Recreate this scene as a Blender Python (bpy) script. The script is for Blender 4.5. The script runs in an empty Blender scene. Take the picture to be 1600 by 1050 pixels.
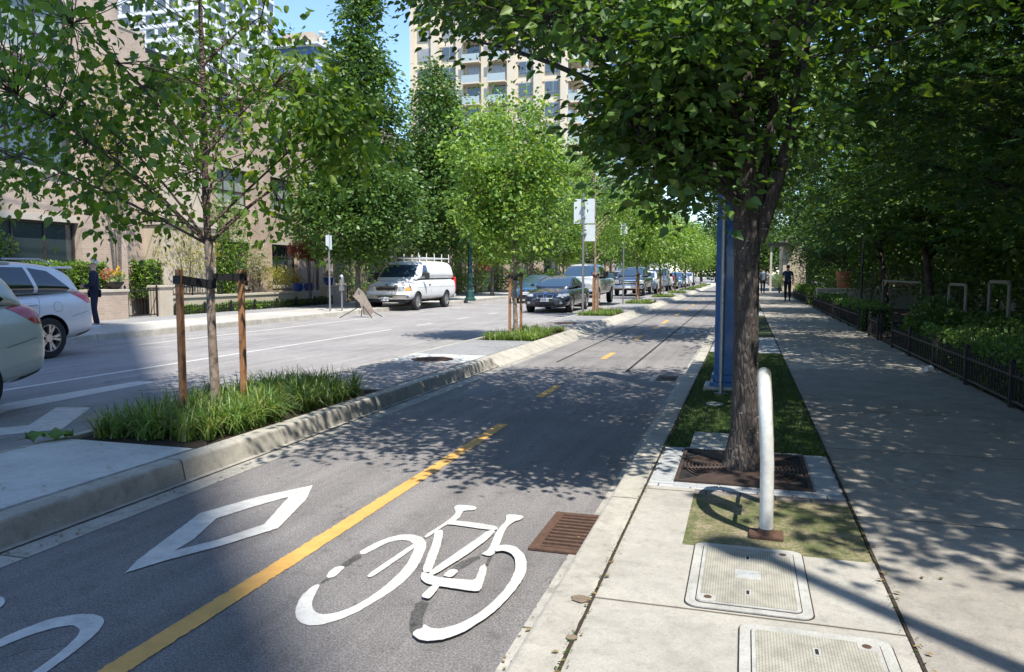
import bpy, bmesh, math, random
import numpy as np
from mathutils import Vector, Matrix

# ------------------------------------------------------------ camera, sky, sun, exposure
scene = bpy.context.scene
col = scene.collection
random.seed(7)
CAM_H, FOC = 1.48, 1200.0
PITCH = math.atan(97 / FOC)
YAW = math.atan(365 / FOC * math.cos(PITCH))
cam_data = bpy.data.cameras.new("camera")
cam_data.sensor_width = 36.0
cam_data.lens = 36.0 * FOC / 1600
cam_data.clip_start = 0.05
cam_data.clip_end = 3000
camera = bpy.data.objects.new("camera", cam_data)
camera.location = (0, 0, CAM_H)
camera.rotation_euler = (math.pi / 2 - PITCH, 0, YAW)
col.objects.link(camera)
scene.camera = camera

SUN_EL = math.radians(60)
SUN_DIR = Vector((0.70 * math.cos(SUN_EL), -0.714 * math.cos(SUN_EL), math.sin(SUN_EL))).normalized()
world = bpy.data.worlds.new("World")
scene.world = world
world.use_nodes = True
wn = world.node_tree.nodes
sky = wn.new("ShaderNodeTexSky")
sky.sky_type = 'NISHITA'
sky.sun_disc = False
sky.sun_elevation = SUN_EL
sky.sun_rotation = math.atan2(SUN_DIR.x, SUN_DIR.y)
sky.air_density = 0.9
sky.dust_density = 0.2
sky.ozone_density = 3.0
hs = wn.new("ShaderNodeHueSaturation")
hs.inputs['Saturation'].default_value = 1.04
world.node_tree.links.new(sky.outputs[0], hs.inputs['Color'])
world.node_tree.links.new(hs.outputs[0], wn["Background"].inputs[0])
wn["Background"].inputs[1].default_value = 0.15
sun_data = bpy.data.lights.new("sun", 'SUN')
sun_data.energy = 3.9
sun_data.angle = math.radians(0.53)
sun_data.color = (1.0, 0.95, 0.86)
sun = bpy.data.objects.new("sun", sun_data)
sun.rotation_euler = SUN_DIR.to_track_quat('Z', 'Y').to_euler()
sun.location = (8, -8, 20)
col.objects.link(sun)
scene.view_settings.view_transform = 'Standard'
scene.view_settings.look = 'None'
scene.view_settings.exposure = 1.12
scene.view_settings.gamma = 1.0
scene.view_settings.use_curve_mapping = False
scene.cycles.use_denoising = True
scene.cycles.max_bounces = 6
scene.cycles.diffuse_bounces = 3
scene.cycles.glossy_bounces = 3
scene.cycles.transmission_bounces = 4
scene.cycles.transparent_max_bounces = 6
scene.cycles.sample_clamp_indirect = 6

# ------------------------------------------------------------ photo geometry: pixel -> ground point
_f = Vector((-math.sin(YAW) * math.cos(PITCH), math.cos(YAW) * math.cos(PITCH), -math.sin(PITCH)))
_r = Vector((math.cos(YAW), math.sin(YAW), 0))
_u = _r.cross(_f)

def at(px, py, z=0.0):
    d = _f + _r * ((px - 800) / FOC) + _u * ((525 - py) / FOC)
    t = (z - CAM_H) / d.z
    return (d.x * t, d.y * t)

def proj(P):
    v = P - np.array([0, 0, CAM_H])
    d = v @ np.array(_f)
    d = np.where(d < 0.05, 0.05, d)
    return 800 + FOC * (v @ np.array(_r)) / d, 525 - FOC * (v @ np.array(_u)) / d

def in_poly(px, py, poly):
    ins = np.zeros(len(px), bool)
    n = len(poly)
    for i in range(n):
        x0, y0 = poly[i]; x1, y1 = poly[(i + 1) % n]
        if y0 == y1:
            continue
        c = ((y0 > py) != (y1 > py)) & (px < (x1 - x0) * (py - y0) / (y1 - y0) + x0)
        ins ^= c
    return ins

# ------------------------------------------------------------ object helpers
def tag(o, label=None, cat=None, group=None, kind=None):
    if label: o["label"] = label
    if cat: o["category"] = cat
    if group: o["group"] = group
    if kind: o["kind"] = kind
    return o

def empty(name, loc, label, cat, group=None, rz=0.0):
    o = bpy.data.objects.new(name, None)
    o.location = loc
    o.rotation_euler = (0, 0, rz)
    o.empty_display_size = 0.2
    col.objects.link(o)
    return tag(o, label, cat, group)

def copy_tree(o, parent=None):
    c = o.copy()
    col.objects.link(c)
    if parent is not None:
        c.parent = parent
    for ch in list(o.children):
        copy_tree(ch, c)
    return c

def from_arrays(name, V, Fc, mat, parent=None, loc=None, smooth=False):
    """V (n,3), Fc (m,k) -> a linked mesh object"""
    me = bpy.data.meshes.new(name)
    V = np.asarray(V, np.float32); Fc = np.asarray(Fc, np.int32)
    m, k = Fc.shape
    me.vertices.add(len(V)); me.vertices.foreach_set("co", V.ravel())
    me.loops.add(m * k); me.loops.foreach_set("vertex_index", Fc.ravel())
    me.polygons.add(m)
    me.polygons.foreach_set("loop_start", np.arange(0, m * k, k, dtype=np.int32))
    me.update(calc_edges=True)
    if smooth:
        me.polygons.foreach_set("use_smooth", np.ones(m, bool))
    me.materials.append(mat)
    o = bpy.data.objects.new(name, me)
    col.objects.link(o)
    if loc is not None: o.location = loc
    if parent is not None: o.parent = parent
    return o

class MB:
    def __init__(s):
        s.v = []; s.f = []; s.m = []; s.mi = 0
    def mat(s, i):
        s.mi = i; return s
    def add(s, vs, fs):
        b = len(s.v)
        s.v += [tuple(p) for p in vs]
        s.f += [tuple(b + i for i in f) for f in fs]
        s.m += [s.mi] * len(fs)
        return s
    def box(s, x0, x1, y0, y1, z0, z1):
        return s.add([(x0,y0,z0),(x1,y0,z0),(x1,y1,z0),(x0,y1,z0),(x0,y0,z1),(x1,y0,z1),(x1,y1,z1),(x0,y1,z1)],
                     [(0,3,2,1),(4,5,6,7),(0,1,5,4),(1,2,6,5),(2,3,7,6),(3,0,4,7)])
    def quad(s, a, b, c, d):
        return s.add([a, b, c, d], [(0, 1, 2, 3)])
    def poly(s, pts, z):
        return s.add([(x, y, z) for x, y in pts], [tuple(range(len(pts)))])
    def prism(s, pts, z0, z1):
        n = len(pts)
        s.add([(x, y, z0) for x, y in pts] + [(x, y, z1) for x, y in pts],
              [tuple(range(n - 1, -1, -1)), tuple(range(n, 2 * n))] + [(i, (i + 1) % n, n + (i + 1) % n, n + i) for i in range(n)])
        return s
    def extr(s, pts, off):
        """pts: 3D polygon, extruded by vector off"""
        n = len(pts); off = Vector(off)
        P = [Vector(p) for p in pts]
        s.add(P + [p + off for p in P], [tuple(range(n - 1, -1, -1)), tuple(range(n, 2 * n))] + [(i, (i + 1) % n, n + (i + 1) % n, n + i) for i in range(n)])
        return s
    def tube(s, path, rad, n=8, caps=True):
        P = [Vector(p) for p in path]
        R = rad if hasattr(rad, '__len__') else [rad] * len(P)
        up = None; rings = []
        for i, p in enumerate(P):
            t = (P[min(i + 1, len(P) - 1)] - P[max(i - 1, 0)])
            if t.length < 1e-9: t = Vector((0, 0, 1))
            t.normalize()
            if up is None:
                up = Vector((1, 0, 0)) if abs(t.x) < 0.9 else Vector((0, 1, 0))
            a = (up - t * up.dot(t)).normalized(); b = t.cross(a); up = a
            rings.append([p + (a * math.cos(2 * math.pi * k / n) + b * math.sin(2 * math.pi * k / n)) * R[i] for k in range(n)])
        vs = [q for r in rings for q in r]
        fs = []
        for i in range(len(P) - 1):
            for k in range(n):
                k2 = (k + 1) % n
                fs.append((i * n + k, i * n + k2, (i + 1) * n + k2, (i + 1) * n + k))
        if caps:
            fs.append(tuple(range(n - 1, -1, -1))); fs.append(tuple((len(P) - 1) * n + k for k in range(n)))
        return s.add(vs, fs)
    def lathe(s, prof, c=(0, 0, 0), n=24, axis='z', caps=True):
        """prof: list of (r, h) revolved"""
        vs = []
        for r, h in prof:
            for k in range(n):
                a = 2 * math.pi * k / n
                x, y, z = r * math.cos(a), r * math.sin(a), h
                if axis == 'x': x, y, z = h, r * math.cos(a), r * math.sin(a)
                elif axis == 'y': x, y, z = r * math.sin(a), h, r * math.cos(a)
                vs.append((x + c[0], y + c[1], z + c[2]))
        fs = []
        for i in range(len(prof) - 1):
            for k in range(n):
                k2 = (k + 1) % n
                fs.append((i * n + k, i * n + k2, (i + 1) * n + k2, (i + 1) * n + k))
        if caps: fs.append(tuple(range(n - 1, -1, -1))); fs.append(tuple((len(prof) - 1) * n + k for k in range(n)))
        return s.add(vs, fs)
    def ball(s, c, r, n=10):
        rx, ry, rz = r if hasattr(r, '__len__') else (r, r, r)
        prof = [(math.sin(math.pi * i / n), -math.cos(math.pi * i / n)) for i in range(n + 1)]
        vs = []
        for a_, h in prof:
            for k in range(2 * n):
                a = math.pi * k / n
                vs.append((c[0] + rx * a_ * math.cos(a), c[1] + ry * a_ * math.sin(a), c[2] + rz * h))
        fs = [(i * 2 * n + k, i * 2 * n + (k + 1) % (2 * n), (i + 1) * 2 * n + (k + 1) % (2 * n), (i + 1) * 2 * n + k) for i in range(n) for k in range(2 * n)]
        return s.add(vs, fs)
    def build(s, name, mats, parent=None, loc=None, smooth=False, bevel=0.0, angle=40):
        me = bpy.data.meshes.new(name)
        me.from_pydata(s.v, [], s.f)
        mats = mats if isinstance(mats, (list, tuple)) else [mats]
        for m in mats: me.materials.append(m)
        if len(mats) > 1:
            me.polygons.foreach_set("material_index", np.array(s.m, np.int32))
        if smooth:
            me.polygons.foreach_set("use_smooth", np.ones(len(s.f), bool))
            me.set_sharp_from_angle(angle=math.radians(angle))
        me.update()
        o = bpy.data.objects.new(name, me)
        col.objects.link(o)
        if loc is not None: o.location = loc
        if parent is not None: o.parent = parent
        if bevel > 0:
            b = o.modifiers.new("bevel", 'BEVEL'); b.width = bevel; b.segments = 2; b.limit_method = 'ANGLE'; b.angle_limit = math.radians(35)
        return o

def bake(o):
    """apply the modifiers of o into its mesh"""
    bpy.context.view_layer.update()
    dg = bpy.context.evaluated_depsgraph_get()
    me = bpy.data.meshes.new_from_object(o.evaluated_get(dg))
    o.modifiers.clear()
    o.data = me
    return o

# ------------------------------------------------------------ materials
def new_mat(name):
    m = bpy.data.materials.new(name)
    m.use_nodes = True
    nt = m.node_tree
    return m, nt, nt.nodes["Principled BSDF"]

def N(nt, typ, **kw):
    n = nt.nodes.new(typ)
    for k, v in kw.items(): setattr(n, k, v)
    return n

def noise(nt, scale, detail=4, rough=0.6, vec=None, dist=0.0):
    n = N(nt, "ShaderNodeTexNoise")
    n.inputs["Scale"].default_value = scale; n.inputs["Detail"].default_value = detail
    n.inputs["Roughness"].default_value = rough; n.inputs["Distortion"].default_value = dist
    if vec is None:
        tc = nt.nodes.get("TC") or N(nt, "ShaderNodeTexCoord", name="TC")
        vec = tc.outputs["Object"]
    nt.links.new(vec, n.inputs["Vector"])
    return n.outputs["Fac"]

def ramp(nt, fac, stops):
    r = N(nt, "ShaderNodeValToRGB")
    e = r.color_ramp.elements
    while len(e) < len(stops): e.new(0.5)
    for i, (p, c) in enumerate(stops):
        e[i].position = p
        e[i].color = (c, c, c, 1) if not hasattr(c, '__len__') else (*c, 1)
    nt.links.new(fac, r.inputs[0])
    return r.outputs[0]

def mix(nt, fac, a, b, mode='MIX'):
    m = N(nt, "ShaderNodeMix", data_type='RGBA', blend_type=mode)
    for s, v in ((m.inputs[0], fac), (m.inputs[6], a), (m.inputs[7], b)):
        if isinstance(v, (int, float)): s.default_value = v if s.type == 'VALUE' else (v, v, v, 1)
        elif isinstance(v, (tuple, list)): s.default_value = (*v, 1) if len(v) == 3 else v
        else: nt.links.new(v, s)
    return m.outputs[2]

def math_(nt, op, a, b=0.0):
    m = N(nt, "ShaderNodeMath", operation=op)
    for s, v in ((m.inputs[0], a), (m.inputs[1], b)):
        if isinstance(v, (int, float)): s.default_value = v
        else: nt.links.new(v, s)
    return m.outputs[0]

def bump(nt, bs, h, strength=0.3, dist=0.01):
    b = N(nt, "ShaderNodeBump")
    b.inputs["Strength"].default_value = strength; b.inputs["Distance"].default_value = dist
    nt.links.new(h, b.inputs["Height"]); nt.links.new(b.outputs[0], bs.inputs["Normal"])

def setc(nt, bs, c):
    if isinstance(c, (tuple, list)): bs.inputs["Base Color"].default_value = (*c, 1)
    else: nt.links.new(c, bs.inputs["Base Color"])

def xyz(nt):
    tc = nt.nodes.get("TC") or N(nt, "ShaderNodeTexCoord", name="TC")
    s = N(nt, "ShaderNodeSeparateXYZ"); nt.links.new(tc.outputs["Object"], s.inputs[0])
    return s.outputs
def comb(nt, x, y, z):
    c = N(nt, "ShaderNodeCombineXYZ")
    for i, v in enumerate((x, y, z)):
        if isinstance(v, (int, float)): c.inputs[i].default_value = v
        else: nt.links.new(v, c.inputs[i])
    return c.outputs[0]

def M_plain(name, c, rough=0.6, metal=0.0, var=0.12, scale=6.0, coat=0.0, bumps=0.0):
    m, nt, bs = new_mat(name)
    f = noise(nt, scale, 5, 0.65)
    k = ramp(nt, f, [(0.25, 1 - var * 2), (0.75, 1.0)])
    setc(nt, bs, mix(nt, 1.0, c, k, 'MULTIPLY'))
    bs.inputs["Roughness"].default_value = rough; bs.inputs["Metallic"].default_value = metal
    bs.inputs["Coat Weight"].default_value = coat; bs.inputs["Coat Roughness"].default_value = 0.04
    if bumps: bump(nt, bs, noise(nt, scale * 8, 4), bumps, 0.004)
    return m

def M_asphalt(name, c, tint=(1, 1, 1), tracks=True):
    m, nt, bs = new_mat(name)
    agg = noise(nt, 105, 5, 0.9)
    speck = ramp(nt, agg, [(0.36, 0.30), (0.49, 0.92), (0.62, 1.9)])
    mid = ramp(nt, noise(nt, 26, 5, 0.7), [(0.25, 0.82), (0.75, 1.15)])
    X, Y, Z_ = xyz(nt)
    st = noise(nt, 1.0, 5, 0.6, comb(nt, math_(nt, 'MULTIPLY', X, 5.0), math_(nt, 'MULTIPLY', Y, 0.35), 0))
    big = ramp(nt, noise(nt, 0.55, 5, 0.6), [(0.3, 0.86), (0.7, 1.14)])
    streak = ramp(nt, st, [(0.3, 0.84), (0.7, 1.2)])
    a = mix(nt, 1.0, c, speck, 'MULTIPLY')
    a = mix(nt, 1.0, a, mid, 'MULTIPLY'); a = mix(nt, 1.0, a, big, 'MULTIPLY')
    if tracks: a = mix(nt, 1.0, a, streak, 'MULTIPLY')
    # pale fine scratches along the riding direction
    sc = noise(nt, 1.0, 2, 0.5, comb(nt, math_(nt, 'MULTIPLY', X, 60.0), math_(nt, 'MULTIPLY', Y, 1.2), 0))
    scm = math_(nt, 'MULTIPLY', ramp(nt, sc, [(0.60, 0.0), (0.72, 0.2)]), ramp(nt, noise(nt, 0.9, 3), [(0.45, 0.0), (0.65, 1.0)]))
    a = mix(nt, scm, a, tuple(min(1, x * 2.1) for x in c))
    # cracks and stains
    vor = N(nt, "ShaderNodeTexVoronoi", feature='F1'); vor.inputs["Scale"].default_value = 2.6
    nt.links.new(nt.nodes["TC"].outputs["Object"], vor.inputs["Vector"])
    spot = ramp(nt, vor.outputs["Distance"], [(0.02, 0.45), (0.05, 1.0)])
    a = mix(nt, 1.0, a, spot, 'MULTIPLY')
    # fine wandering cracks, tar stains
    ce = N(nt, "ShaderNodeTexVoronoi", feature='DISTANCE_TO_EDGE'); ce.inputs["Scale"].default_value = 0.42
    wv = N(nt, "ShaderNodeVectorMath", operation='ADD'); nt.links.new(nt.nodes["TC"].outputs["Object"], wv.inputs[0])
    nz = N(nt, "ShaderNodeTexNoise"); nz.inputs["Scale"].default_value = 2.2; nz.inputs["Detail"].default_value = 6; nt.links.new(nt.nodes["TC"].outputs["Object"], nz.inputs["Vector"])
    nt.links.new(nz.outputs["Color"], wv.inputs[1]); nt.links.new(wv.outputs[0], ce.inputs["Vector"])
    cm = ramp(nt, ce.outputs["Distance"], [(0.0, 0.35), (0.0045, 1.0)])
    cmask = ramp(nt, noise(nt, 0.8, 3), [(0.52, 1.0), (0.60, 0.0)])
    a = mix(nt, 1.0, a, mix(nt, cmask, cm, (1, 1, 1)), 'MULTIPLY')
    a = mix(nt, 1.0, a, ramp(nt, noise(nt, 5.0, 6, 0.75), [(0.33, 0.72), (0.46, 1.0)]), 'MULTIPLY')
    setc(nt, bs, a)
    bs.inputs["Roughness"].default_value = 0.85
    bump(nt, bs, agg, 0.9, 0.010)
    return m

def M_concrete(name, c, joint=None, joff=0.0, stain=0.35, mossy=0.0):
    m, nt, bs = new_mat(name)
    fine = noise(nt, 120, 4, 0.8)
    a = mix(nt, 1.0, c, ramp(nt, fine, [(0.3, 0.80), (0.65, 1.12)]), 'MULTIPLY')
    a = mix(nt, 1.0, a, ramp(nt, noise(nt, 3.2, 6, 0.7), [(0.3, 1 - stain * 0.6), (0.62, 1.08)]), 'MULTIPLY')
    a = mix(nt, 1.0, a, ramp(nt, noise(nt, 14, 5, 0.75), [(0.33, 1 - stain * 0.5), (0.5, 1.0)]), 'MULTIPLY')
    dirt = ramp(nt, noise(nt, 340, 2, 0.5), [(0.66, 0.0), (0.72, 0.55)])
    a = mix(nt, dirt, a, (0.10, 0.085, 0.065))
    h = fine
    X, Y, Z_ = xyz(nt)
    if joint:
        w = noise(nt, 3.0, 3)
        yy = math_(nt, 'ADD', math_(nt, 'ADD', Y, joff), math_(nt, 'MULTIPLY', w, 0.01))
        fr = math_(nt, 'ABSOLUTE', math_(nt, 'SUBTRACT', math_(nt, 'MODULO', math_(nt, 'ADD', yy, joint * 50), joint), joint / 2))
        j = ramp(nt, fr, [(0.004, 0.0), (0.009, 1.0)])
        a = mix(nt, 1.0, a, mix(nt, j, (0.25, 0.22, 0.18), (1, 1, 1)), 'MULTIPLY')
        # slabs differ slightly
        slab = math_(nt, 'FLOOR', math_(nt, 'DIVIDE', math_(nt, 'ADD', yy, joint * 50 + joint / 2), joint))
        wn_ = N(nt, "ShaderNodeTexWhiteNoise", noise_dimensions='1D'); nt.links.new(slab, wn_.inputs["W"])
        a = mix(nt, 1.0, a, ramp(nt, wn_.outputs[0], [(0.0, 0.86), (1.0, 1.08)]), 'MULTIPLY')
        h = math_(nt, 'ADD', math_(nt, 'MULTIPLY', fine, 0.3), j)
    if mossy:
        mo = ramp(nt, noise(nt, 5.5, 8, 0.85), [(0.40, 0.0), (0.55, mossy)])
        a = mix(nt, mo, a, (0.05, 0.075, 0.014))
        a = mix(nt, 1.0, a, ramp(nt, noise(nt, 70, 4, 0.85), [(0.35, 0.45), (0.6, 1.35)]), 'MULTIPLY')
    setc(nt, bs, a)
    bs.inputs["Roughness"].default_value = 0.88
    bump(nt, bs, h, 0.35, 0.004)
    return m

def M_paint(name, c, wear=0.5):
    m, nt, bs = new_mat(name)
    w = ramp(nt, math_(nt, 'ADD', math_(nt, 'MULTIPLY', noise(nt, 120, 4, 0.85), 0.7), math_(nt, 'MULTIPLY', noise(nt, 4.0, 5, 0.7), 0.3)), [(0.38, 0.0), (0.45, 1.0)])
    w2 = ramp(nt, noise(nt, 9, 5, 0.7), [(0.3, 1 - wear * 0.5), (0.6, 1.0)])
    a = mix(nt, 1.0, c, w2, 'MULTIPLY')
    a = mix(nt, math_(nt, 'MULTIPLY', math_(nt, 'SUBTRACT', 1.0, w), wear), a, (0.16, 0.15, 0.145))
    setc(nt, bs, a); bs.inputs["Roughness"].default_value = 0.65
    bump(nt, bs, noise(nt, 260, 3, 0.8), 0.35, 0.003)
    return m

def M_brick(name, c1, c2, mortar, bw=0.22, bh=0.075, dirt=0.25):
    m, nt, bs = new_mat(name)
    X, Y, Z_ = xyz(nt)
    v = comb(nt, math_(nt, 'ADD', X, Y), Z_, 0)
    b = N(nt, "ShaderNodeTexBrick")
    b.inputs["Scale"].default_value = 1.0; b.inputs["Brick Width"].default_value = bw; b.inputs["Row Height"].default_value = bh
    b.inputs["Mortar Size"].default_value = 0.007; b.inputs["Mortar Smooth"].default_value = 0.15
    b.inputs["Color1"].default_value = (*c1, 1); b.inputs["Color2"].default_value = (*c2, 1); b.inputs["Mortar"].default_value = (*mortar, 1)
    nt.links.new(v, b.inputs["Vector"])
    a = mix(nt, 1.0, b.outputs[0], ramp(nt, noise(nt, 1.4, 5), [(0.3, 1 - dirt), (0.7, 1.05)]), 'MULTIPLY')
    a = mix(nt, 1.0, a, ramp(nt, noise(nt, 60, 3), [(0.3, 0.85), (0.7, 1.1)]), 'MULTIPLY')
    setc(nt, bs, a); bs.inputs["Roughness"].default_value = 0.85
    bump(nt, bs, b.outputs["Fac"], -0.4, 0.006)
    return m

def M_leaf(name, cols, trans=0.35, rough=0.42, tcol=None, spec=0.45):
    m, nt, bs = new_mat(name)
    g = N(nt, "ShaderNodeNewGeometry")
    rnd = g.outputs["Random Per Island"]
    c = ramp(nt, rnd, [(i / (len(cols) - 1), k) for i, k in enumerate(cols)])
    c = mix(nt, 1.0, c, ramp(nt, noise(nt, 0.9, 4), [(0.3, 0.72), (0.7, 1.2)]), 'MULTIPLY')
    setc(nt, bs, c)
    bs.inputs["Roughness"].default_value = rough
    bs.inputs["Specular IOR Level"].default_value = spec
    t = N(nt, "ShaderNodeBsdfTranslucent")
    tc_ = mix(nt, 1.0, c, tcol or (1.9, 1.7, 0.45), 'MULTIPLY')
    nt.links.new(tc_, t.inputs[0])
    ms = N(nt, "ShaderNodeMixShader"); ms.inputs[0].default_value = trans
    nt.links.new(bs.outputs[0], ms.inputs[1]); nt.links.new(t.outputs[0], ms.inputs[2])
    out = [n for n in nt.nodes if n.type == 'OUTPUT_MATERIAL'][0]
    nt.links.new(ms.outputs[0], out.inputs[0])
    return m

def M_bark(name, c1, c2, vs=(14, 14, 2.5), spots=None):
    m, nt, bs = new_mat(name)
    X, Y, Z_ = xyz(nt)
    v = comb(nt, math_(nt, 'MULTIPLY', X, vs[0]), math_(nt, 'MULTIPLY', Y, vs[1]), math_(nt, 'MULTIPLY', Z_, vs[2]))
    f = noise(nt, 1.5, 6, 0.7, v, 0.3)
    a = ramp(nt, f, [(0.3, c1), (0.7, c2)])
    if spots:
        v2 = comb(nt, math_(nt, 'MULTIPLY', X, 25), math_(nt, 'MULTIPLY', Y, 25), math_(nt, 'MULTIPLY', Z_, 70))
        s = ramp(nt, noise(nt, 1.0, 2, 0.5, v2), [(0.69, 0.0), (0.73, 1.0)])
        a = mix(nt, s, a, spots)
    fu = N(nt, "ShaderNodeTexVoronoi", feature='DISTANCE_TO_EDGE'); fu.inputs["Scale"].default_value = 3.0
    nt.links.new(comb(nt, math_(nt, 'MULTIPLY', X, vs[0] * .8), math_(nt, 'MULTIPLY', Y, vs[1] * .8), math_(nt, 'MULTIPLY', Z_, vs[2])), fu.inputs["Vector"])
    a = mix(nt, 1.0, a, ramp(nt, fu.outputs["Distance"], [(0.0, 0.45), (0.12, 1.0)]), 'MULTIPLY')
    a = mix(nt, 1.0, a, ramp(nt, noise(nt, 7, 5, 0.7), [(0.3, 0.7), (0.7, 1.25)]), 'MULTIPLY')
    f = math_(nt, 'ADD', f, math_(nt, 'MULTIPLY', fu.outputs["Distance"], 1.2))
    setc(nt, bs, a); bs.inputs["Roughness"].default_value = 0.9
    bump(nt, bs, f, 0.9, 0.035)
    return m

def M_glass(name, c=(0.02, 0.03, 0.035), rough=0.04, trans=0.0):
    m, nt, bs = new_mat(name)
    setc(nt, bs, c); bs.inputs["Roughness"].default_value = rough
    bs.inputs["IOR"].default_value = 1.5; bs.inputs["Specular IOR Level"].default_value = 0.9
    bs.inputs["Coat Weight"].default_value = 0.6; bs.inputs["Coat Roughness"].default_value = 0.02
    return m

MAT = {}
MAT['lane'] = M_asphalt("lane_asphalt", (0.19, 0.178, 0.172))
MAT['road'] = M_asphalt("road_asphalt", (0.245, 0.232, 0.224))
MAT['pad'] = M_asphalt("pad_asphalt", (0.24, 0.24, 0.24), tracks=False)
MAT['groundmat'] = M_plain("outer_ground", (0.12, 0.115, 0.10), 0.9, var=0.3, scale=0.3)
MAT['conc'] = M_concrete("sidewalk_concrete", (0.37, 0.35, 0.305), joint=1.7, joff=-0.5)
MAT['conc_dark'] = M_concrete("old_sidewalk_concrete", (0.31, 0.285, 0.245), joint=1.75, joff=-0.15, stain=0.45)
MAT['kerb'] = M_concrete("kerb_concrete", (0.40, 0.375, 0.32), joint=3.0, stain=0.5)
MAT['gutter'] = M_concrete("gutter_concrete", (0.37, 0.35, 0.305), joint=6.0, stain=0.55)
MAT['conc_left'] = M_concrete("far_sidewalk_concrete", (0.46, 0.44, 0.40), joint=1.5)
MAT['island'] = M_concrete("island_concrete", (0.46, 0.46, 0.43), joint=None, stain=0.3)
MAT['mosspatch'] = M_concrete("mossy_concrete", (0.25, 0.205, 0.125), joint=None, stain=0.6, mossy=0.85)
MAT['white'] = M_paint("white_road_paint", (0.54, 0.53, 0.50), 0.6)
MAT['yellow'] = M_paint("yellow_road_paint", (0.60, 0.335, 0.09), 0.4)
MAT['rust'] = M_plain("rusted_iron", (0.135, 0.072, 0.046), 0.85, 0.2, 0.3, 30, bumps=0.5)
MAT['ironbrown'] = M_plain("brown_cast_iron", (0.085, 0.055, 0.045), 0.7, 0.3, 0.3, 25, bumps=0.4)
MAT['dark'] = M_plain("dark_gap", (0.012, 0.011, 0.010), 0.95)
MAT['black'] = M_plain("black_paint", (0.018, 0.018, 0.02), 0.45, 0.2)
MAT['blackiron'] = M_plain("black_iron", (0.035, 0.033, 0.035), 0.5, 0.5, 0.2, 20)
MAT['steel'] = M_plain("galvanised_steel", (0.42, 0.43, 0.43), 0.42, 0.75, 0.2, 30)
MAT['lid'] = M_concrete("composite_lid", (0.34, 0.42, 0.31), stain=0.5)
MAT['lidrim'] = M_concrete("lid_frame_concrete", (0.37, 0.365, 0.335), stain=0.45)
MAT['paver'] = M_concrete("granite_sett", (0.34, 0.35, 0.35), stain=0.3)
MAT['soil'] = M_plain("soil", (0.055, 0.038, 0.025), 0.95, var=0.4, scale=30, bumps=0.8)
MAT['lawn'] = M_plain("lawn_soil", (0.05, 0.075, 0.025), 0.95, var=0.4, scale=20, bumps=0.8)
MAT['stake'] = M_plain("stained_wood", (0.40, 0.185, 0.08), 0.75, var=0.25, scale=9, bumps=0.4)
MAT['strap'] = M_plain("black_webbing", (0.015, 0.015, 0.018), 0.75)
MAT['birch'] = M_plain("young_bark", (0.40, 0.30, 0.23), 0.85, var=0.45, scale=16, bumps=0.6)
MAT['birch_dark'] = M_bark("young_bark_dark", (0.07, 0.045, 0.035), (0.18, 0.12, 0.09), (12, 12, 12))
MAT['bark'] = M_bark("street_tree_bark", (0.040, 0.030, 0.025), (0.115, 0.095, 0.080), (16, 16, 3.2), (0.42, 0.40, 0.36))
MAT['bark2'] = M_bark("grey_bark", (0.10, 0.085, 0.07), (0.24, 0.21, 0.18))
MAT['leaf_young'] = M_leaf("young_tree_leaf", [(0.055, 0.12, 0.026), (0.085, 0.175, 0.032), (0.13, 0.23, 0.038), (0.20, 0.29, 0.05)], 0.52)
MAT['leaf_big'] = M_leaf("street_tree_leaf", [(0.035, 0.085, 0.020), (0.058, 0.125, 0.025), (0.09, 0.17, 0.03), (0.15, 0.23, 0.04)], 0.34, 0.5, (1.5, 1.5, 0.4))
MAT['leaf_maple'] = M_leaf("maple_leaf", [(0.030, 0.085, 0.026), (0.05, 0.12, 0.032), (0.075, 0.155, 0.036), (0.12, 0.18, 0.045)], 0.32, 0.5)
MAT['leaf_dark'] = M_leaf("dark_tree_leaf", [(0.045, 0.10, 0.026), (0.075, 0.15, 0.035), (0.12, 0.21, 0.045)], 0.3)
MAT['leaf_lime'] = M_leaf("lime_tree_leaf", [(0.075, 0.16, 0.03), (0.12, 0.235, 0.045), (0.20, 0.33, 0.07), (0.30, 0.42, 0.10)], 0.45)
MAT['leaf_hedge'] = M_leaf("hedge_leaf", [(0.07, 0.14, 0.022), (0.12, 0.22, 0.03), (0.18, 0.29, 0.045)], 0.25)
MAT['leaf_hedge_dark'] = M_leaf("dark_hedge_leaf", [(0.06, 0.13, 0.03), (0.10, 0.20, 0.04), (0.16, 0.28, 0.05)], 0.25)
MAT['leaf_yellow'] = M_leaf("yellow_shrub_leaf", [(0.16, 0.19, 0.03), (0.26, 0.26, 0.05), (0.33, 0.30, 0.07)], 0.4)
MAT['leaf_red'] = M_leaf("red_maple_leaf", [(0.13, 0.03, 0.022), (0.22, 0.06, 0.04), (0.28, 0.10, 0.06)], 0.4, tcol=(1.6, 0.8, 0.6))
MAT['leaf_pale'] = M_leaf("pale_shrub_leaf", [(0.20, 0.22, 0.11), (0.34, 0.34, 0.22)], 0.3)
MAT['grass'] = M_leaf("grass_blade", [(0.06, 0.12, 0.028), (0.10, 0.19, 0.042), (0.16, 0.27, 0.06), (0.32, 0.33, 0.13)], 0.35)
MAT['lawnblade'] = M_leaf("lawn_blade", [(0.05, 0.095, 0.02), (0.08, 0.14, 0.03)], 0.3)
MAT['brick'] = M_brick("pink_brick", (0.50, 0.385, 0.295), (0.43, 0.325, 0.25), (0.50, 0.43, 0.36))
MAT['brick_dark'] = M_brick("red_brick", (0.26, 0.12, 0.09), (0.20, 0.09, 0.07), (0.24, 0.20, 0.17))  # darker, redder brick than the left-hand houses
MAT['stucco'] = M_plain("beige_stucco", (0.52, 0.45, 0.35), 0.9, var=0.12, scale=2)
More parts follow.
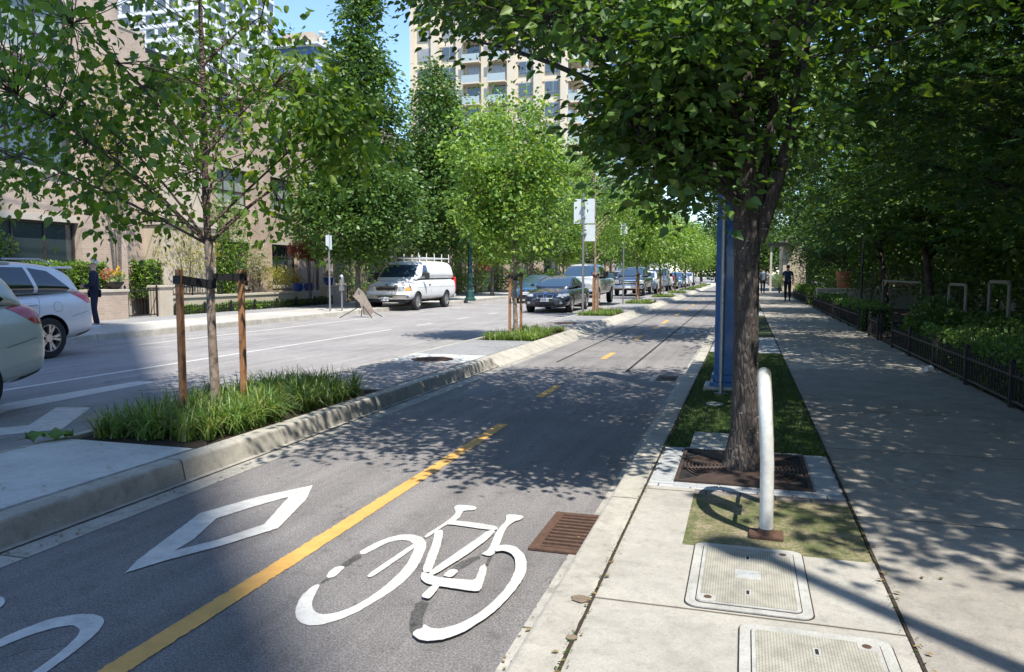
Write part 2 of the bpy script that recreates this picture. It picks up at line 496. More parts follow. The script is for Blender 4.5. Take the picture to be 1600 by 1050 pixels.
MAT['trim'] = M_plain("stone_trim", (0.50, 0.45, 0.37), 0.85, var=0.1, scale=4)
MAT['winframe'] = M_plain("brown_window_frame", (0.045, 0.032, 0.028), 0.5)
MAT['glass'] = M_glass("window_glass", (0.035, 0.05, 0.055))
MAT['curtain'] = M_plain("window_blind", (0.30, 0.36, 0.32), 0.5, var=0.2, scale=2, coat=0.8)
MAT['rubber'] = M_plain("tyre_rubber", (0.022, 0.022, 0.024), 0.85, var=0.2, scale=20)
MAT['alloy'] = M_plain("alloy_rim", (0.55, 0.55, 0.56), 0.3, 0.85, 0.05)
MAT['chrome'] = M_plain("chrome", (0.75, 0.76, 0.78), 0.12, 1.0, 0.03)
MAT['carglass'] = M_glass("car_glass", (0.012, 0.016, 0.018))
MAT['carglass_blue'] = M_glass("windshield_glass", (0.03, 0.055, 0.085))
MAT['redlamp'] = M_plain("red_tail_lamp", (0.72, 0.015, 0.02), 0.15, coat=1.0, var=0.25, scale=30)
MAT['amber'] = M_plain("amber_lamp", (0.65, 0.30, 0.06), 0.2, coat=1.0)
MAT['lampglass'] = M_plain("headlamp_glass", (0.55, 0.56, 0.56), 0.12, 0.2, coat=1.0, var=0.3, scale=40)
MAT['carwhite'] = M_plain("white_car_paint", (0.66, 0.67, 0.68), 0.35, coat=0.8, var=0.04)
MAT['vanwhite'] = M_plain("white_van_paint", (0.72, 0.72, 0.70), 0.45, coat=0.4, var=0.08, scale=1.5)
MAT['cargreen'] = M_plain("pale_green_silver_paint", (0.60, 0.63, 0.56), 0.32, 0.0, coat=1.0, var=0.04)
MAT['cardark'] = M_plain("dark_navy_paint", (0.012, 0.016, 0.030), 0.25, coat=1.0, var=0.05)
MAT['carsilver'] = M_plain("silver_paint", (0.55, 0.55, 0.54), 0.35, 0.3, coat=0.8, var=0.06)
MAT['carblue'] = M_plain("blue_car_paint", (0.05, 0.12, 0.22), 0.3, 0.2, coat=1.0, var=0.05)
MAT['plastic'] = M_plain("dark_trim_plastic", (0.03, 0.03, 0.032), 0.6)
MAT['plate'] = M_plain("licence_plate", (0.75, 0.76, 0.78), 0.5)
MAT['bluepaint'] = M_plain("blue_pylon_paint", (0.035, 0.15, 0.38), 0.38, coat=0.35, var=0.25, scale=7)
MAT['bluesign'] = M_plain("blue_sign", (0.03, 0.18, 0.55), 0.4)
MAT['greenpaint'] = M_plain("dark_green_paint", (0.015, 0.065, 0.06), 0.4, coat=0.3)
MAT['signback'] = M_plain("sign_back_aluminium", (0.66, 0.72, 0.72), 0.55, 0.1, var=0.1)
MAT['rackpaint'] = M_plain("worn_white_paint", (0.66, 0.65, 0.60), 0.35, 0.1, 0.18, 22, coat=0.3)
MAT['terracotta'] = M_plain("terracotta", (0.42, 0.16, 0.09), 0.8)
MAT['bluepot'] = M_plain("blue_glazed_pot", (0.02, 0.06, 0.35), 0.2, coat=1.0)
MAT['navy'] = M_plain("navy_cloth", (0.012, 0.016, 0.045), 0.9, var=0.2, scale=12)
MAT['navytee'] = M_plain("navy_shirt", (0.02, 0.045, 0.11), 0.9, var=0.2, scale=12)
MAT['darkpants'] = M_plain("dark_trousers", (0.018, 0.02, 0.035), 0.9, var=0.2, scale=12)
MAT['greyshirt'] = M_plain("grey_shirt", (0.12, 0.16, 0.22), 0.9)
MAT['skin'] = M_plain("skin", (0.50, 0.30, 0.22), 0.55, var=0.06)
MAT['whitehair'] = M_plain("white_hair", (0.65, 0.60, 0.52), 0.8, var=0.2, scale=60)
MAT['darkhair'] = M_plain("dark_hair", (0.03, 0.02, 0.015), 0.7, var=0.2, scale=60)
MAT['shoe'] = M_plain("white_shoe", (0.6, 0.6, 0.62), 0.6)
MAT['paper'] = M_plain("white_paper", (0.75, 0.74, 0.70), 0.7)
MAT['litter'] = M_leaf("dry_leaf_bits", [(0.20, 0.13, 0.06), (0.30, 0.22, 0.10), (0.10, 0.12, 0.04)], 0.1)
MAT['hoop'] = M_plain("weathered_hoop_paint", (0.26, 0.24, 0.20), 0.7)
MAT['flower_red'] = M_leaf("red_flower", [(0.5, 0.08, 0.05), (0.6, 0.2, 0.15)], 0.3, tcol=(1.2, .8, .8))
MAT['flower_yellow'] = M_leaf("yellow_flower", [(0.7, 0.35, 0.03), (0.75, 0.5, 0.08)], 0.3, tcol=(1.2, 1, .6))
# ------------------------------------------------------------ ground, road, pavements
def sheet(name, x0, x1, y0, y1, z, mat, kind='structure'):
    return tag(MB().quad((x0, y0, z), (x1, y0, z), (x1, y1, z), (x0, y1, z)).build(name, mat), kind=kind)

def slab(name, x0, x1, y0, y1, z, mat, z0=-0.04):
    return tag(MB().box(x0, x1, y0, y1, z0, z).build(name, mat), kind='structure')

sheet("ground", -700, 700, -300, 1200, -0.06, MAT['groundmat'])
sheet("road", -13.66, -5.44, -40, 330, 0.0, MAT['road'])
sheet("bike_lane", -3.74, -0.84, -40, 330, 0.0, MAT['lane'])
sheet("gutter", -3.90, -3.56, -40, 330, 0.003, MAT['gutter'])
sheet("gutter", -0.86, -0.70, -40, 330, 0.003, MAT['gutter'])

def kerb(name, prof, y0, y1, mat, bev=0.015):
    n = len(prof)
    m = MB().add([(x, y0, z) for x, z in prof] + [(x, y1, z) for x, z in prof],
                 [tuple(range(n)), tuple(range(2 * n - 1, n - 1, -1))] + [(i, n + i, n + (i + 1) % n, (i + 1) % n) for i in range(n)])
    o = m.build(name, mat, bevel=bev)
    return tag(o, kind='structure')
kerb("kerb", [(-4.0, -0.05), (-4.0, 0.15), (-3.84, 0.15), (-3.80, -0.05)], -40, 11.6, MAT['kerb'], 0.018)
kerb("kerb", [(-4.0, -0.05), (-4.0, 0.15), (-3.96, 0.15), (-3.70, 0.012), (-3.70, -0.05)], 11.6, 330, MAT['kerb'], 0.008)
kerb("kerb", [(-0.80, -0.05), (-0.745, 0.15), (-0.575, 0.15), (-0.575, -0.05)], -40, 330, MAT['kerb'], 0.015)
kerb("kerb", [(-5.50, -0.05), (-5.47, 0.12), (-5.28, 0.15), (-5.28, -0.05)], -40, 330, MAT['kerb'], 0.01)
kerb("kerb", [(-13.84, -0.05), (-13.84, 0.15), (-13.66, 0.15), (-13.63, -0.05)], -40, 330, MAT['kerb'], 0.015)

# island between the road and the bike lane
ISL = [(-40, 4.84, 'island'), (7.95, 10.75, 'paver_brown'), (10.75, 11.85, 'island'), (11.85, 14.65, 'pad')]
MAT['paver_brown'] = M_brick("island_pavers", (0.27, 0.24, 0.22), (0.21, 0.19, 0.175), (0.11, 0.10, 0.09), 0.22, 0.11, 0.2)
def flat_brick(name, c1, c2, mo, bw, bh):
    m, nt, bs = new_mat(name)
    X, Y, Z_ = xyz(nt)
    b = N(nt, "ShaderNodeTexBrick")
    b.inputs["Scale"].default_value = 1.0; b.inputs["Brick Width"].default_value = bw; b.inputs["Row Height"].default_value = bh
    b.inputs["Mortar Size"].default_value = 0.005
    b.inputs["Color1"].default_value = (*c1, 1); b.inputs["Color2"].default_value = (*c2, 1); b.inputs["Mortar"].default_value = (*mo, 1)
    nt.links.new(comb(nt, X, Y, 0), b.inputs["Vector"])
    a = mix(nt, 1.0, b.outputs[0], ramp(nt, noise(nt, 90, 4, 0.8), [(0.3, 0.75), (0.7, 1.15)]), 'MULTIPLY')
    a = mix(nt, 1.0, a, ramp(nt, noise(nt, 2.5, 5, 0.7), [(0.3, 0.8), (0.7, 1.1)]), 'MULTIPLY')
    setc(nt, bs, a); bs.inputs["Roughness"].default_value = 0.88
    bump(nt, bs, b.outputs["Fac"], -0.4, 0.005)
    return m
MAT['paver_brown'] = flat_brick("island_pavers", (0.33, 0.30, 0.28), (0.27, 0.245, 0.23), (0.13, 0.12, 0.11), 0.30, 0.15)
MAT['paver_grey'] = flat_brick("grey_setts", (0.43, 0.44, 0.44), (0.33, 0.34, 0.35), (0.10, 0.09, 0.075), 0.2, 0.1)
MAT['paver_old'] = flat_brick("old_brick_pavers", (0.21, 0.185, 0.16), (0.17, 0.15, 0.13), (0.05, 0.045, 0.035), 0.2, 0.1)
planters = [(4.88, 7.95), (14.65, 17.75), (24.2, 27.2)] + [(34.6 + 10 * i, 37.6 + 10 * i) for i in range(7)]
for y0, y1, m in ISL:
    slab("island_pavement", -5.28, -4.0, y0, y1, 0.147, MAT[m])
prev = 17.75
for y0, y1 in planters[2:]:
    slab("island_pavement", -5.28, -4.0, prev, y0 - 3.0, 0.147, MAT['paver_brown'])
    slab("island_pavement", -5.28, -4.0, y0 - 3.0, y0, 0.147, MAT['pad'])
    prev = y1
slab("island_pavement", -5.28, -4.0, prev, 330, 0.147, MAT['island'])
for y0, y1 in planters:
    slab("planting_bed", -5.28, -4.0, y0, y1, 0.11, MAT['soil'])

# right-hand strip and pavement
slab("pavement_strip", -0.565, 0.60, -40, 3.79, 0.147, MAT['conc'])
slab("pavement_strip", -0.565, -0.27, 3.79, 4.82, 0.147, MAT['conc'])
slab("mossy_ground", -0.27, 0.60, 3.79, 4.72, 0.143, MAT['mosspatch'])
slab("paver_ground", -0.27, 0.60, 4.72, 4.82, 0.145, MAT['paver_old'])
slab("paver_ground", -0.565, 0.60, 4.82, 5.97, 0.145, MAT['paver_grey'])
slab("lawn", -0.565, 0.60, 5.97, 13.6, 0.135, MAT['lawn'])
slab("paver_ground", -0.565, 0.60, 13.6, 17.0, 0.145, MAT['paver_grey'])
slab("lawn", -0.565, 0.60, 17.0, 26.0, 0.135, MAT['lawn'])
slab("paver_ground", -0.565, 0.60, 26.0, 29.0, 0.145, MAT['paver_grey'])
slab("lawn", -0.565, 0.60, 29.0, 60.0, 0.135, MAT['lawn'])
slab("pavement_strip", -0.565, 0.60, 60, 330, 0.147, MAT['conc'])
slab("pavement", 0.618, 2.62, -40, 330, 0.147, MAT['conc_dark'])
slab("garden_ground", 2.62, 9.0, -40, 330, 0.14, MAT['soil'])
# left far pavement and gardens
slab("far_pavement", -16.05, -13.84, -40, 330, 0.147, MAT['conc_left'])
slab("far_pavement", -18.3, -16.05, -40, 330, 0.145, MAT['pad'])
slab("far_garden_ground", -26, -18.3, -40, 330, 0.13, MAT['soil'])

# ------------------------------------------------------------ painted markings
def paint(name, polys, mat, z=0.004, step=0.0012, jit=0.0, smooth=False):
    m = MB()
    for i, p in enumerate(polys):
        if smooth:
            for _ in range(2):
                p = [q for a_, b_ in zip(p, p[1:] + p[:1]) for q in ((a_[0] * .8 + b_[0] * .2, a_[1] * .8 + b_[1] * .2), (a_[0] * .2 + b_[0] * .8, a_[1] * .2 + b_[1] * .8))]
        if jit:
            q = []
            for a_, b_ in zip(p, p[1:] + p[:1]):
                L = math.hypot(b_[0] - a_[0], b_[1] - a_[1]); n = max(1, int(L / .018))
                for k in range(n):
                    t = k / n; q.append((a_[0] + (b_[0] - a_[0]) * t + random.gauss(0, jit), a_[1] + (b_[1] - a_[1]) * t + random.gauss(0, jit)))
            p = q
        m.poly(p, z + step * i)
    o = m.build(name, mat)
    bm = bmesh.new(); bm.from_mesh(o.data)
    bmesh.ops.triangulate(bm, faces=bm.faces[:], ngon_method='EAR_CLIP')
    for f in bm.faces:
        if f.normal.z < 0: f.normal_flip()
    bm.to_mesh(o.data); bm.free()
    return tag(o, kind='structure')
def rect(x0, x1, y0, y1): return [(x0, y0), (x1, y0), (x1, y1), (x0, y1)]
G = lambda pts, z=0.0: [at(x, y, z) for x, y in pts]
paint("yellow_centre_line", [[(-2.28, -5), (-2.17, -5), (-2.17, 3.5), (-2.19, 5.5), (-2.20, 7.15), (-2.31, 7.15), (-2.29, 5.5), (-2.28, 3.5)]], MAT['yellow'], jit=.0028)
dashes = [(8.85, 9.85), (13.2, 14.3), (17.2, 18.6), (20.9, 21.8), (23.2, 25.0), (28, 29.5), (32, 33.6), (36.5, 38), (41, 42.5), (46, 47.5), (51, 52.5)]
paint("yellow_dashes", [rect(-2.40, -2.29, a, b) for a, b in dashes], MAT['yellow'], step=0.0)
paint("road_line", [rect(-9.06, -8.95, -10, 18.6)], MAT['white'])
paint("road_line", [rect(-9.06, -8.95, a, a + 1.1) for a in np.arange(20.3, 90, 3.2)], MAT['white'], step=0)
paint("road_line", [rect(-12.15, -12.04, 13.0, 24.5)], MAT['white'])
paint("road_line", [rect(-12.15, -12.04, a, a + 1.0) for a in np.arange(27, 90, 4)], MAT['white'], step=0)
paint("hatch_marking", [G([(-60, 668), (14, 642), (245, 597), (215, 596), (12, 630), (-60, 652)])], MAT['white'])
paint("chevron_marking", [G([(-80, 690), (0, 681), (97, 671), (142, 637), (88, 637), (45, 665), (0, 669), (-80, 676)])], MAT['white'])
# diamond
O = [(195, 897), (215, 876), (312, 803), (400, 778), (489, 759), (478, 782), (434, 827), (340, 856), (256, 878)]
I = [(272, 862), (302, 844), (338, 811), (398, 792), (452, 777), (412, 821), (340, 845)]
o_ = G(O); i_ = G(I)
paint("diamond_marking", [
    [o_[0], o_[1], o_[2], i_[2], i_[1], i_[0]],
    [o_[2], o_[3], o_[4], i_[4], i_[3], i_[2]],
    [o_[4], o_[5], o_[6], i_[5], i_[4]],
    [o_[6], o_[7], o_[8], o_[0], i_[0], i_[6], i_[5]]], MAT['white'], step=0.0008, jit=.0012)
C4 = lambda pts: G([(450 + x / 3.2, 750 + y / 3.2) for x, y in pts])
bike = [
 [(165,520),(120,535),(70,580),(42,630),(34,680),(55,715),(100,732),(170,728),(250,705),(340,668),(430,615),(520,560),(600,495),(655,425),(688,350),(692,312),(668,287),(620,275),(560,276),(490,295),(420,325),(350,366),(378,378),(440,345),(500,315),(560,303),(605,306),(632,325),(630,352),(608,400),(570,455),(510,512),(450,560),(380,608),(300,648),(220,673),(160,675),(127,655),(118,620),(135,575)],
 [(190,488),(205,496),(235,488),(287,440),(265,433),(235,440),(205,462)],
 [(398,478),(400,490),(415,492),(445,475),(560,395),(645,335),(640,315),(520,395)],
 [(680,283),(690,300),(780,235),(855,200),(870,170),(880,158),(935,156),(945,142),(920,134),(848,129),(828,143),(840,165),(825,188),(798,208),(770,230)],
 [(790,228),(812,204),(1052,236),(1045,262),(830,231)],
 [(1087,181),(1120,179),(1182,186),(1165,206),(1130,214),(1088,250),(1052,345),(1030,380),(1008,390),(962,378),(1005,356),(1042,262),(1093,210)],
 [(735,262),(778,256),(766,330),(722,455),(712,470),(668,470),(700,380),(725,320)],
 [(1000,262),(1040,258),(1008,300),(880,395),(722,492),(702,480),(716,462),(860,362),(960,292)],
 [(668,470),(664,508),(690,530),(735,541),(770,546),(930,571),(962,566),(975,530),(996,460),(986,431),(960,445),(950,480),(936,514),(860,509),(742,498),(712,482)],
 [(770,492),(815,456),(857,464),(820,502)],
 [(762,542),(735,532),(668,590),(674,604),(712,611)],
 [(1040,344),(1090,337),(1140,348),(1180,385),(1196,430),(1186,490),(1150,550),(1100,610),(1040,670),(960,730),(870,785),(780,816),(700,826),(650,816),(620,790),(640,768),(672,760),(682,738),(705,758),(760,765),(850,740),(940,695),(1010,640),(1070,580),(1120,510),(1140,450),(1134,405),(1110,378),(1070,367),(1032,374)],
]
paint("bicycle_marking", [C4(p) for p in bike], MAT['white'], jit=.0010, smooth=True)
C2 = lambda pts: G([(x / 3.2, 770 + y / 3.2) for x, y in pts])
paint("bicycle_marking", [C2([(-200,840),(-60,770),(0,735),(100,690),(250,634),(380,610),(470,609),(512,625),(523,652),(490,700),(420,762),(330,830),(240,896),(150,960),(60,1010),(-40,1000),(80,940),(172,896),(290,810),(370,740),(400,700),(395,680),(360,665),(280,676),(150,715),(0,776),(-100,820),(-200,870)]),
       C2([(-30,530),(10,522),(26,540),(20,562),(0,580),(-30,590)])], MAT['white'], jit=.001, smooth=True)
MAT['ghost'] = M_asphalt("blacked_out_marking", (0.085, 0.08, 0.078))
paint("old_marking_patch", [C4(p) for p in [
    [(668,604),(706,616),(676,690),(672,742),(655,762),(622,780),(604,730),(612,680),(640,620)],
    [(812,448),(838,462),(960,392),(956,378),(900,395),(830,430)],
    [(1002,392),(1024,386),(1000,430),(984,432)],
    [(352,372),(372,382),(300,432),(262,432),(300,400)],
    [(190,494),(204,500),(170,520),(166,516)]]], MAT['ghost'], z=0.0025, step=0.0002, jit=.002)
MAT['spill'] = M_concrete("gritty_spill", (0.20, 0.155, 0.105), stain=0.5)
def blob(cx, cy, r, n=26): return [(cx + r * math.cos(6.283 * i / n) * random.uniform(.75, 1.1), cy + r * math.sin(6.283 * i / n) * random.uniform(.75, 1.1)) for i in range(n)]
paint("concrete_spill", [blob(*at(908, 937, .15), .042), blob(*at(893, 998, .15), .022)], MAT['spill'], z=0.156)
# far oncoming-lane symbol near the pylon
paint("bicycle_marking", [[(x + .1, y * 1.25 + 15.6) for x, y in C4(p)] for p in bike], MAT['white'])
# expansion seams in the far part of the lane
paint("lane_seams", [rect(-3.02, -2.99, 12.5, 60), rect(-1.72, -1.68, 11.6, 60)], MAT['dark'], step=0)
# crack between kerb and pavement, pavement seams
def crack(name, pts, w, z, mat):
    m = MB(); L = []; R = []
    for i in range(len(pts) - 1):
        (x0, y0), (x1, y1) = pts[i], pts[i + 1]
        n = max(2, int(math.hypot(x1 - x0, y1 - y0) / 0.025))
        for k in range(n):
            t = k / n; ww = w * random.uniform(0.7, 1.1)
            x = x0 + (x1 - x0) * t + random.uniform(-.08, .08) * w; y = y0 + (y1 - y0) * t
            L.append((x - ww / 2, y, z)); R.append((x + ww / 2, y, z))
    b = L + R; n = len(L)
    m.add(b, [(i, i + 1, n + i + 1, n + i) for i in range(n - 1)])
    return tag(m.build(name, mat), kind='structure')
crack("kerb_seam", [(-0.57, 0.5), (-0.57, 5.5), (-0.57, 30)], 0.014, 0.1545, MAT['soil'])
crack("pavement_seam", [(0.609, 0.5), (0.609, 30)], 0.014, 0.1505, MAT['soil'])
crack("island_seam", [(-4.0, 1), (-4.0, 14)], 0.012, 0.1535, MAT['soil'])
crack("kerb_seam", [(-3.745, 1), (-3.745, 14)], 0.02, 0.006, MAT['soil'])

# ------------------------------------------------------------ lids, drains, grate
def rrect(x0, x1, y0, y1, r, n=6):
    pts = []
    for cx, cy, a0 in ((x1 - r, y1 - r, 0), (x0 + r, y1 - r, 90), (x0 + r, y0 + r, 180), (x1 - r, y0 + r, 270)):
        for i in range(n + 1):
            a = math.radians(a0 + 90 * i / n); pts.append((cx + r * math.cos(a), cy + r * math.sin(a)))
    return pts
def utility_lid(x0, x1, y0, y1, label, rot=0):
    root = empty("utility_lid", ((x0 + x1) / 2, (y0 + y1) / 2, 0.147), label, "utility lid", "rectangular utility lids in the pavement", rot)
    w, h = (x1 - x0) / 2, (y1 - y0) / 2
    MB().prism(rrect(-w - .006, w + .006, -h - .006, h + .006, .055), -0.01, 0.0015).build("gap", MAT['soil'], root)
    MB().prism(rrect(-w, w, -h, h, .05), -0.01, 0.006).build("frame", MAT['lidrim'], root)
    a, b = w - .042, h - .042
    MB().prism(rrect(-a - .004, a + .004, -b - .004, b + .004, .03), 0.0, 0.0075).build("seam", MAT['soil'], root)
    cov = MB().prism(rrect(-a, a, -b, b, .026), 0.0, 0.010).build("cover", MAT['lidrim'], root)
    MB().prism(rrect(-a + .014, a - .014, -b + .014, b - .014, .015), 0.0, 0.0118).build("tread", MAT['lidtread'], root)
    MB().box(-.055, .055, -.05, .05, 0.0, 0.0135).build("nameplate", MAT['lidrim'], root)
    MB().box(-.043, .043, -.038, .038, 0.0, 0.0145).build("badge", MAT['paver'], root)
    for s in (-1, 1):
        MB().box(-.013, .013, s * .6 * b - .028, s * .6 * b + .028, 0.0, 0.0135).build("slot_frame", MAT['lidrim'], root)
        MB().box(-.006, .006, s * .6 * b - .02, s * .6 * b + .02, 0.0, 0.0142).build("slot", MAT['dark'], root)
    for sx, sy in ((1, 1), (-1, -1)):
        MB().prism(rrect(sx * (a - .04) - .036, sx * (a - .04) + .036, sy * (b - .04) - .036, sy * (b - .04) + .036, .02), 0.0, 0.0130).build("bolt_pad", MAT['lidrim'], root)
        MB().lathe([(0.016, 0), (0.016, 0.0145)], (sx * (a - .045), sy * (b - .045), 0), 16).build("bolt", MAT['rust'], root)
    return root
def M_tread():
    m, nt, bs = new_mat("lid_tread")
    ck = N(nt, "ShaderNodeTexVoronoi", feature='F1'); ck.inputs["Scale"].default_value = 95; ck.inputs["Randomness"].default_value = 0.0
    tc = N(nt, "ShaderNodeTexCoord", name="TC"); nt.links.new(tc.outputs["Object"], ck.inputs["Vector"])
    a = mix(nt, 1.0, (0.33, 0.315, 0.26), ramp(nt, ck.outputs["Distance"], [(0.25, 1.1), (0.6, 0.6)]), 'MULTIPLY')
    a = mix(nt, 1.0, a, ramp(nt, noise(nt, 9, 6, 0.75), [(0.3, 0.62), (0.6, 1.05)]), 'MULTIPLY')
    setc(nt, bs, a); bs.inputs["Roughness"].default_value = 0.9
    bump(nt, bs, ck.outputs["Distance"], -0.6, 0.003)
    return m
MAT['lidtread'] = M_tread()
utility_lid(-0.205, 0.285, 3.07, 3.83, "pale rectangular utility lid just in front of the bent bike rack")
utility_lid(0.01, 0.53, 2.20, 2.97, "pale rectangular utility lid with grey frame, cut off by the bottom edge of the photo")
lid3 = empty("valve_lid", (-0.22, 6.28, 0.14), "small square concrete valve lid in the grass just behind the iron tree grate", "utility lid")
MB().box(-.16, .16, -.3, .3, -0.01, 0.012).build("frame", MAT['paver'], lid3, bevel=0.004)
MB().box(-.12, .12, -.25, .25, 0.0, 0.0155).build("cover", MAT['lidrim'], lid3)
vv = empty("water_valve_cover", (-0.27, 8.1, 0.137), "tiny round grey valve cover in the shaded grass before the blue pylon", "utility lid")
MB().lathe([(0.09, 0), (0.09, 0.012), (0.075, 0.016)], n=20).build("cover", MAT['paver'], vv)
MB().lathe([(0.02, 0.0), (0.02, 0.019)], n=12).build("bolt", MAT['dark'], vv)
# storm drain (rusty) beside the right kerb
_unused = [Vector((*p, 0)) for p in ((-1.085, 3.93), (-0.785, 3.88), (-0.745, 4.52), (-1.085, 4.56))]
dr = empty("storm_drain", (-0.93, 4.2, 0.0), "rusty slotted storm drain grate set in the bike lane against the right kerb", "drain")
MB().box(-.155, .155, -.33, .33, -0.03, 0.004).build("pit", MAT['dark'], dr)
m = MB()
for x0, x1, y0, y1 in ((-.155, -.10, -.33, .33), (.13, .155, -.33, .33), (-.10, .13, -.33, -.285), (-.10, .13, .285, .33)): m.box(x0, x1, y0, y1, 0.0, 0.016)
m.build("frame", MAT['rust'], dr, bevel=0.002)
m = MB()
for i in range(10):
    y = -.285 + .57 * (i + 0.5) / 10
    m.box(-.1, .13, y - .013, y + .013, 0.0, 0.013)
m.build("bars", MAT['rust'], dr)
cb = empty("catch_basin", (-1.03, 10.95, 0.0), "dark catch basin with pale rim in the bike lane beside the blue pylon", "drain")
MB().box(-.22, .2, -.38, .38, -0.02, 0.008).build("frame", MAT['gutter'], cb)
MB().box(-.14, .14, -.3, .3, 0, 0.0115).build("grate", MAT['ironbrown'], cb)
MB().box(-.08, .12, -.12, .05, 0, 0.0135).build("opening", MAT['dark'], cb)
# round manhole on the island
mh = empty("manhole_cover", (-4.66, 11.08, 0.147), "round rusty manhole cover in the pale island concrete between the tree beds", "manhole cover")
MB().lathe([(0.33, -0.01), (0.33, 0.006)], n=40).build("ring", MAT['ironbrown'], mh)
m = MB().lathe([(0.30, 0.0), (0.30, 0.009)], n=40)
m.build("plate", MAT['rust'], mh)
m = MB()
for i in range(-6, 7):
    for j in range(-6, 7):
        if math.hypot(i, j) < 6.2: m.box(i * .044 - .014, i * .044 + .014, j * .044 - .014, j * .044 + .014, 0.008, 0.014)
m.build("studs", MAT['ironbrown'], mh)
mh2 = empty("manhole_cover", (-4.66, 20.4, 0.147), "far round rusty manhole cover on the island in front of the back-turned sign post", "manhole cover")
MB().lathe([(0.33, -0.01), (0.33, 0.006)], n=32).build("ring", MAT['ironbrown'], mh2)
MB().lathe([(0.30, 0.0), (0.30, 0.011)], n=32).build("plate", MAT['rust'], mh2)
# iron tree grate
GX, GY = 0.01, 5.42
gr = empty("tree_grate", (GX, GY, 0.147), "brown cast iron tree grate around the foot of the big street tree", "tree grate")
MB().box(-.42, .42, -.47, .47, -0.02, 0.003).build("pit", MAT['dark'], gr)
m = MB()
for x0, x1, y0, y1 in ((-.42, -.395, -.47, .47), (.395, .42, -.47, .47), (-.395, .395, -.47, -.445), (-.395, .395, .445, .47)): m.box(x0, x1, y0, y1, 0, 0.014)
m.build("frame", MAT['ironbrown'], gr)
m = MB()
for s in (-1, 1):
    m.prism([(-.37 if s < 0 else .37, s * .438), (.37 if s < 0 else -.37, s * .438), (s * -.10, s * .12), (s * .10, s * .12)], 0.0, 0.011)
m.build("plate", MAT['ironbrown'], gr)
for s in (-1, 1):
    m = MB()
    for k in range(11):
        r = .125 + k * .0255
        pts = []
        for q in range(13):
            a = math.radians(-47 + 94 * q / 12)
            pts.append((s * r * math.cos(a), 1.12 * r * math.sin(a)))
        for q in range(12):
            (xa, ya), (xb, yb) = pts[q], pts[q + 1]
            xo, yo = xa * (1 + .011 / r), ya * (1 + .011 / r); xp, yp = xb * (1 + .011 / r), yb * (1 + .011 / r)
            if s > 0: m.prism([(xa, ya), (xo, yo), (xp, yp), (xb, yb)], 0.0, 0.012)
            else: m.prism([(xb, yb), (xp, yp), (xo, yo), (xa, ya)], 0.0, 0.012)
    for a in (-47, -16, 16, 47):
        a = math.radians(a); m.tube([(s * .12 * math.cos(a), .13 * math.sin(a), .008), (s * .4 * math.cos(a), .44 * math.sin(a), .008)], .007, 4)
    m.build("slotted_fan", MAT['ironbrown'], gr)
# border setts around the grate, stone strips
m = MB()
for i in range(6):
    x = -.42 + .84 * i / 6
    m.box(GX + x + .004, GX + x + .136, 4.855, 4.935, 0.12, 0.152)
    m.box(GX + x + .004, GX + x + .136, 5.905, 5.965, 0.12, 0.152)
for i in range(5):
    y = 4.95 + i * .19
    m.box(-.55, -.425, y, y + .18, 0.12, 0.152); m.box(.445, .588, y, y + .18, 0.12, 0.152)
tag(m.build("sett_border", MAT['paver'], bevel=0.004), kind='structure')
# ------------------------------------------------------------ foliage
rng = np.random.default_rng(11)
def T_ovate():
    V = [(0,0,0),(.24,.18,.05),(.33,.42,.11),(.20,.72,.05),(0,1.0,-.14),(-.20,.72,.05),(-.33,.42,.11),(-.24,.18,.07),(0,.45,-.02)]
    F = [(8,i,i+1) for i in range(0,7)] + [(8,7,0)]
    return np.array(V), np.array(F)
def T_maple():
    tips = [(-128,.42),(-84,.72),(-42,.92),(0,1.0),(42,.92),(84,.72),(128,.42)]
    V = [(0,0,0)]; F = []
    for i,(a,l) in enumerate(tips):
        a = math.radians(a); V.append((l*math.sin(a), l*math.cos(a), -.10*l))
        if i < 6:
            b = math.radians((tips[i][0]+tips[i+1][0])/2); V.append((.36*math.sin(b), .36*math.cos(b), .02))
    n = len(V)
    F = [(0,i,i+1) for i in range(1,n-1)]
    return np.array(V), np.array(F)
def T_rhomb():
    V = [(0,0,0),(.3,.45,.05),(0,1,-.05),(-.3,.45,.05)]
    return np.array(V), np.array([(0,1,2),(0,2,3)])
def T_blade():
    V = [(-.5,0,0),(.5,0,0),(.45,.35,0),(-.45,.35,0),(.3,.7,0),(-.3,.7,0),(0,1,0)]
    return np.array(V), None
OV, MP, RB = T_ovate(), T_maple(), T_rhomb()

def leaf_cloud(name, P, D, size, tmpl, mat, parent=None, up=0.6, svar=0.48, aspect=1.0):
    """P centres, D leaf directions; up: how much the leaf faces look at the sky"""
    V0, F0 = tmpl
    n = len(P)
    D = D / (np.linalg.norm(D, axis=1, keepdims=True) + 1e-9)
    Nn = rng.normal(0, 1, (n, 3)) * (1 - up) + np.array([0, 0, 1.0]) * up * 1.6
    Nn -= D * (Nn * D).sum(1, keepdims=True)
    Nn /= (np.linalg.norm(Nn, axis=1, keepdims=True) + 1e-9)
    X = np.cross(D, Nn)
    s = size * (1 + svar * rng.uniform(-1, 1, n))
    V = P[:, None, :] + s[:, None, None] * (X[:, None, :] * V0[None, :, 0:1] * aspect + D[:, None, :] * V0[None, :, 1:2] + Nn[:, None, :] * V0[None, :, 2:3])
    Fc = F0[None] + (np.arange(n) * len(V0))[:, None, None]
    return from_arrays(name, V.reshape(-1, 3), Fc.reshape(-1, 3), mat, parent)

def gapfield(seed, scale):
    r = np.random.default_rng(seed)
    K = r.normal(0, 1, (6, 3)) * scale; ph = r.uniform(0, 6.28, 6)
    return lambda P: np.sin(P @ K.T + ph).sum(1) / 2.4

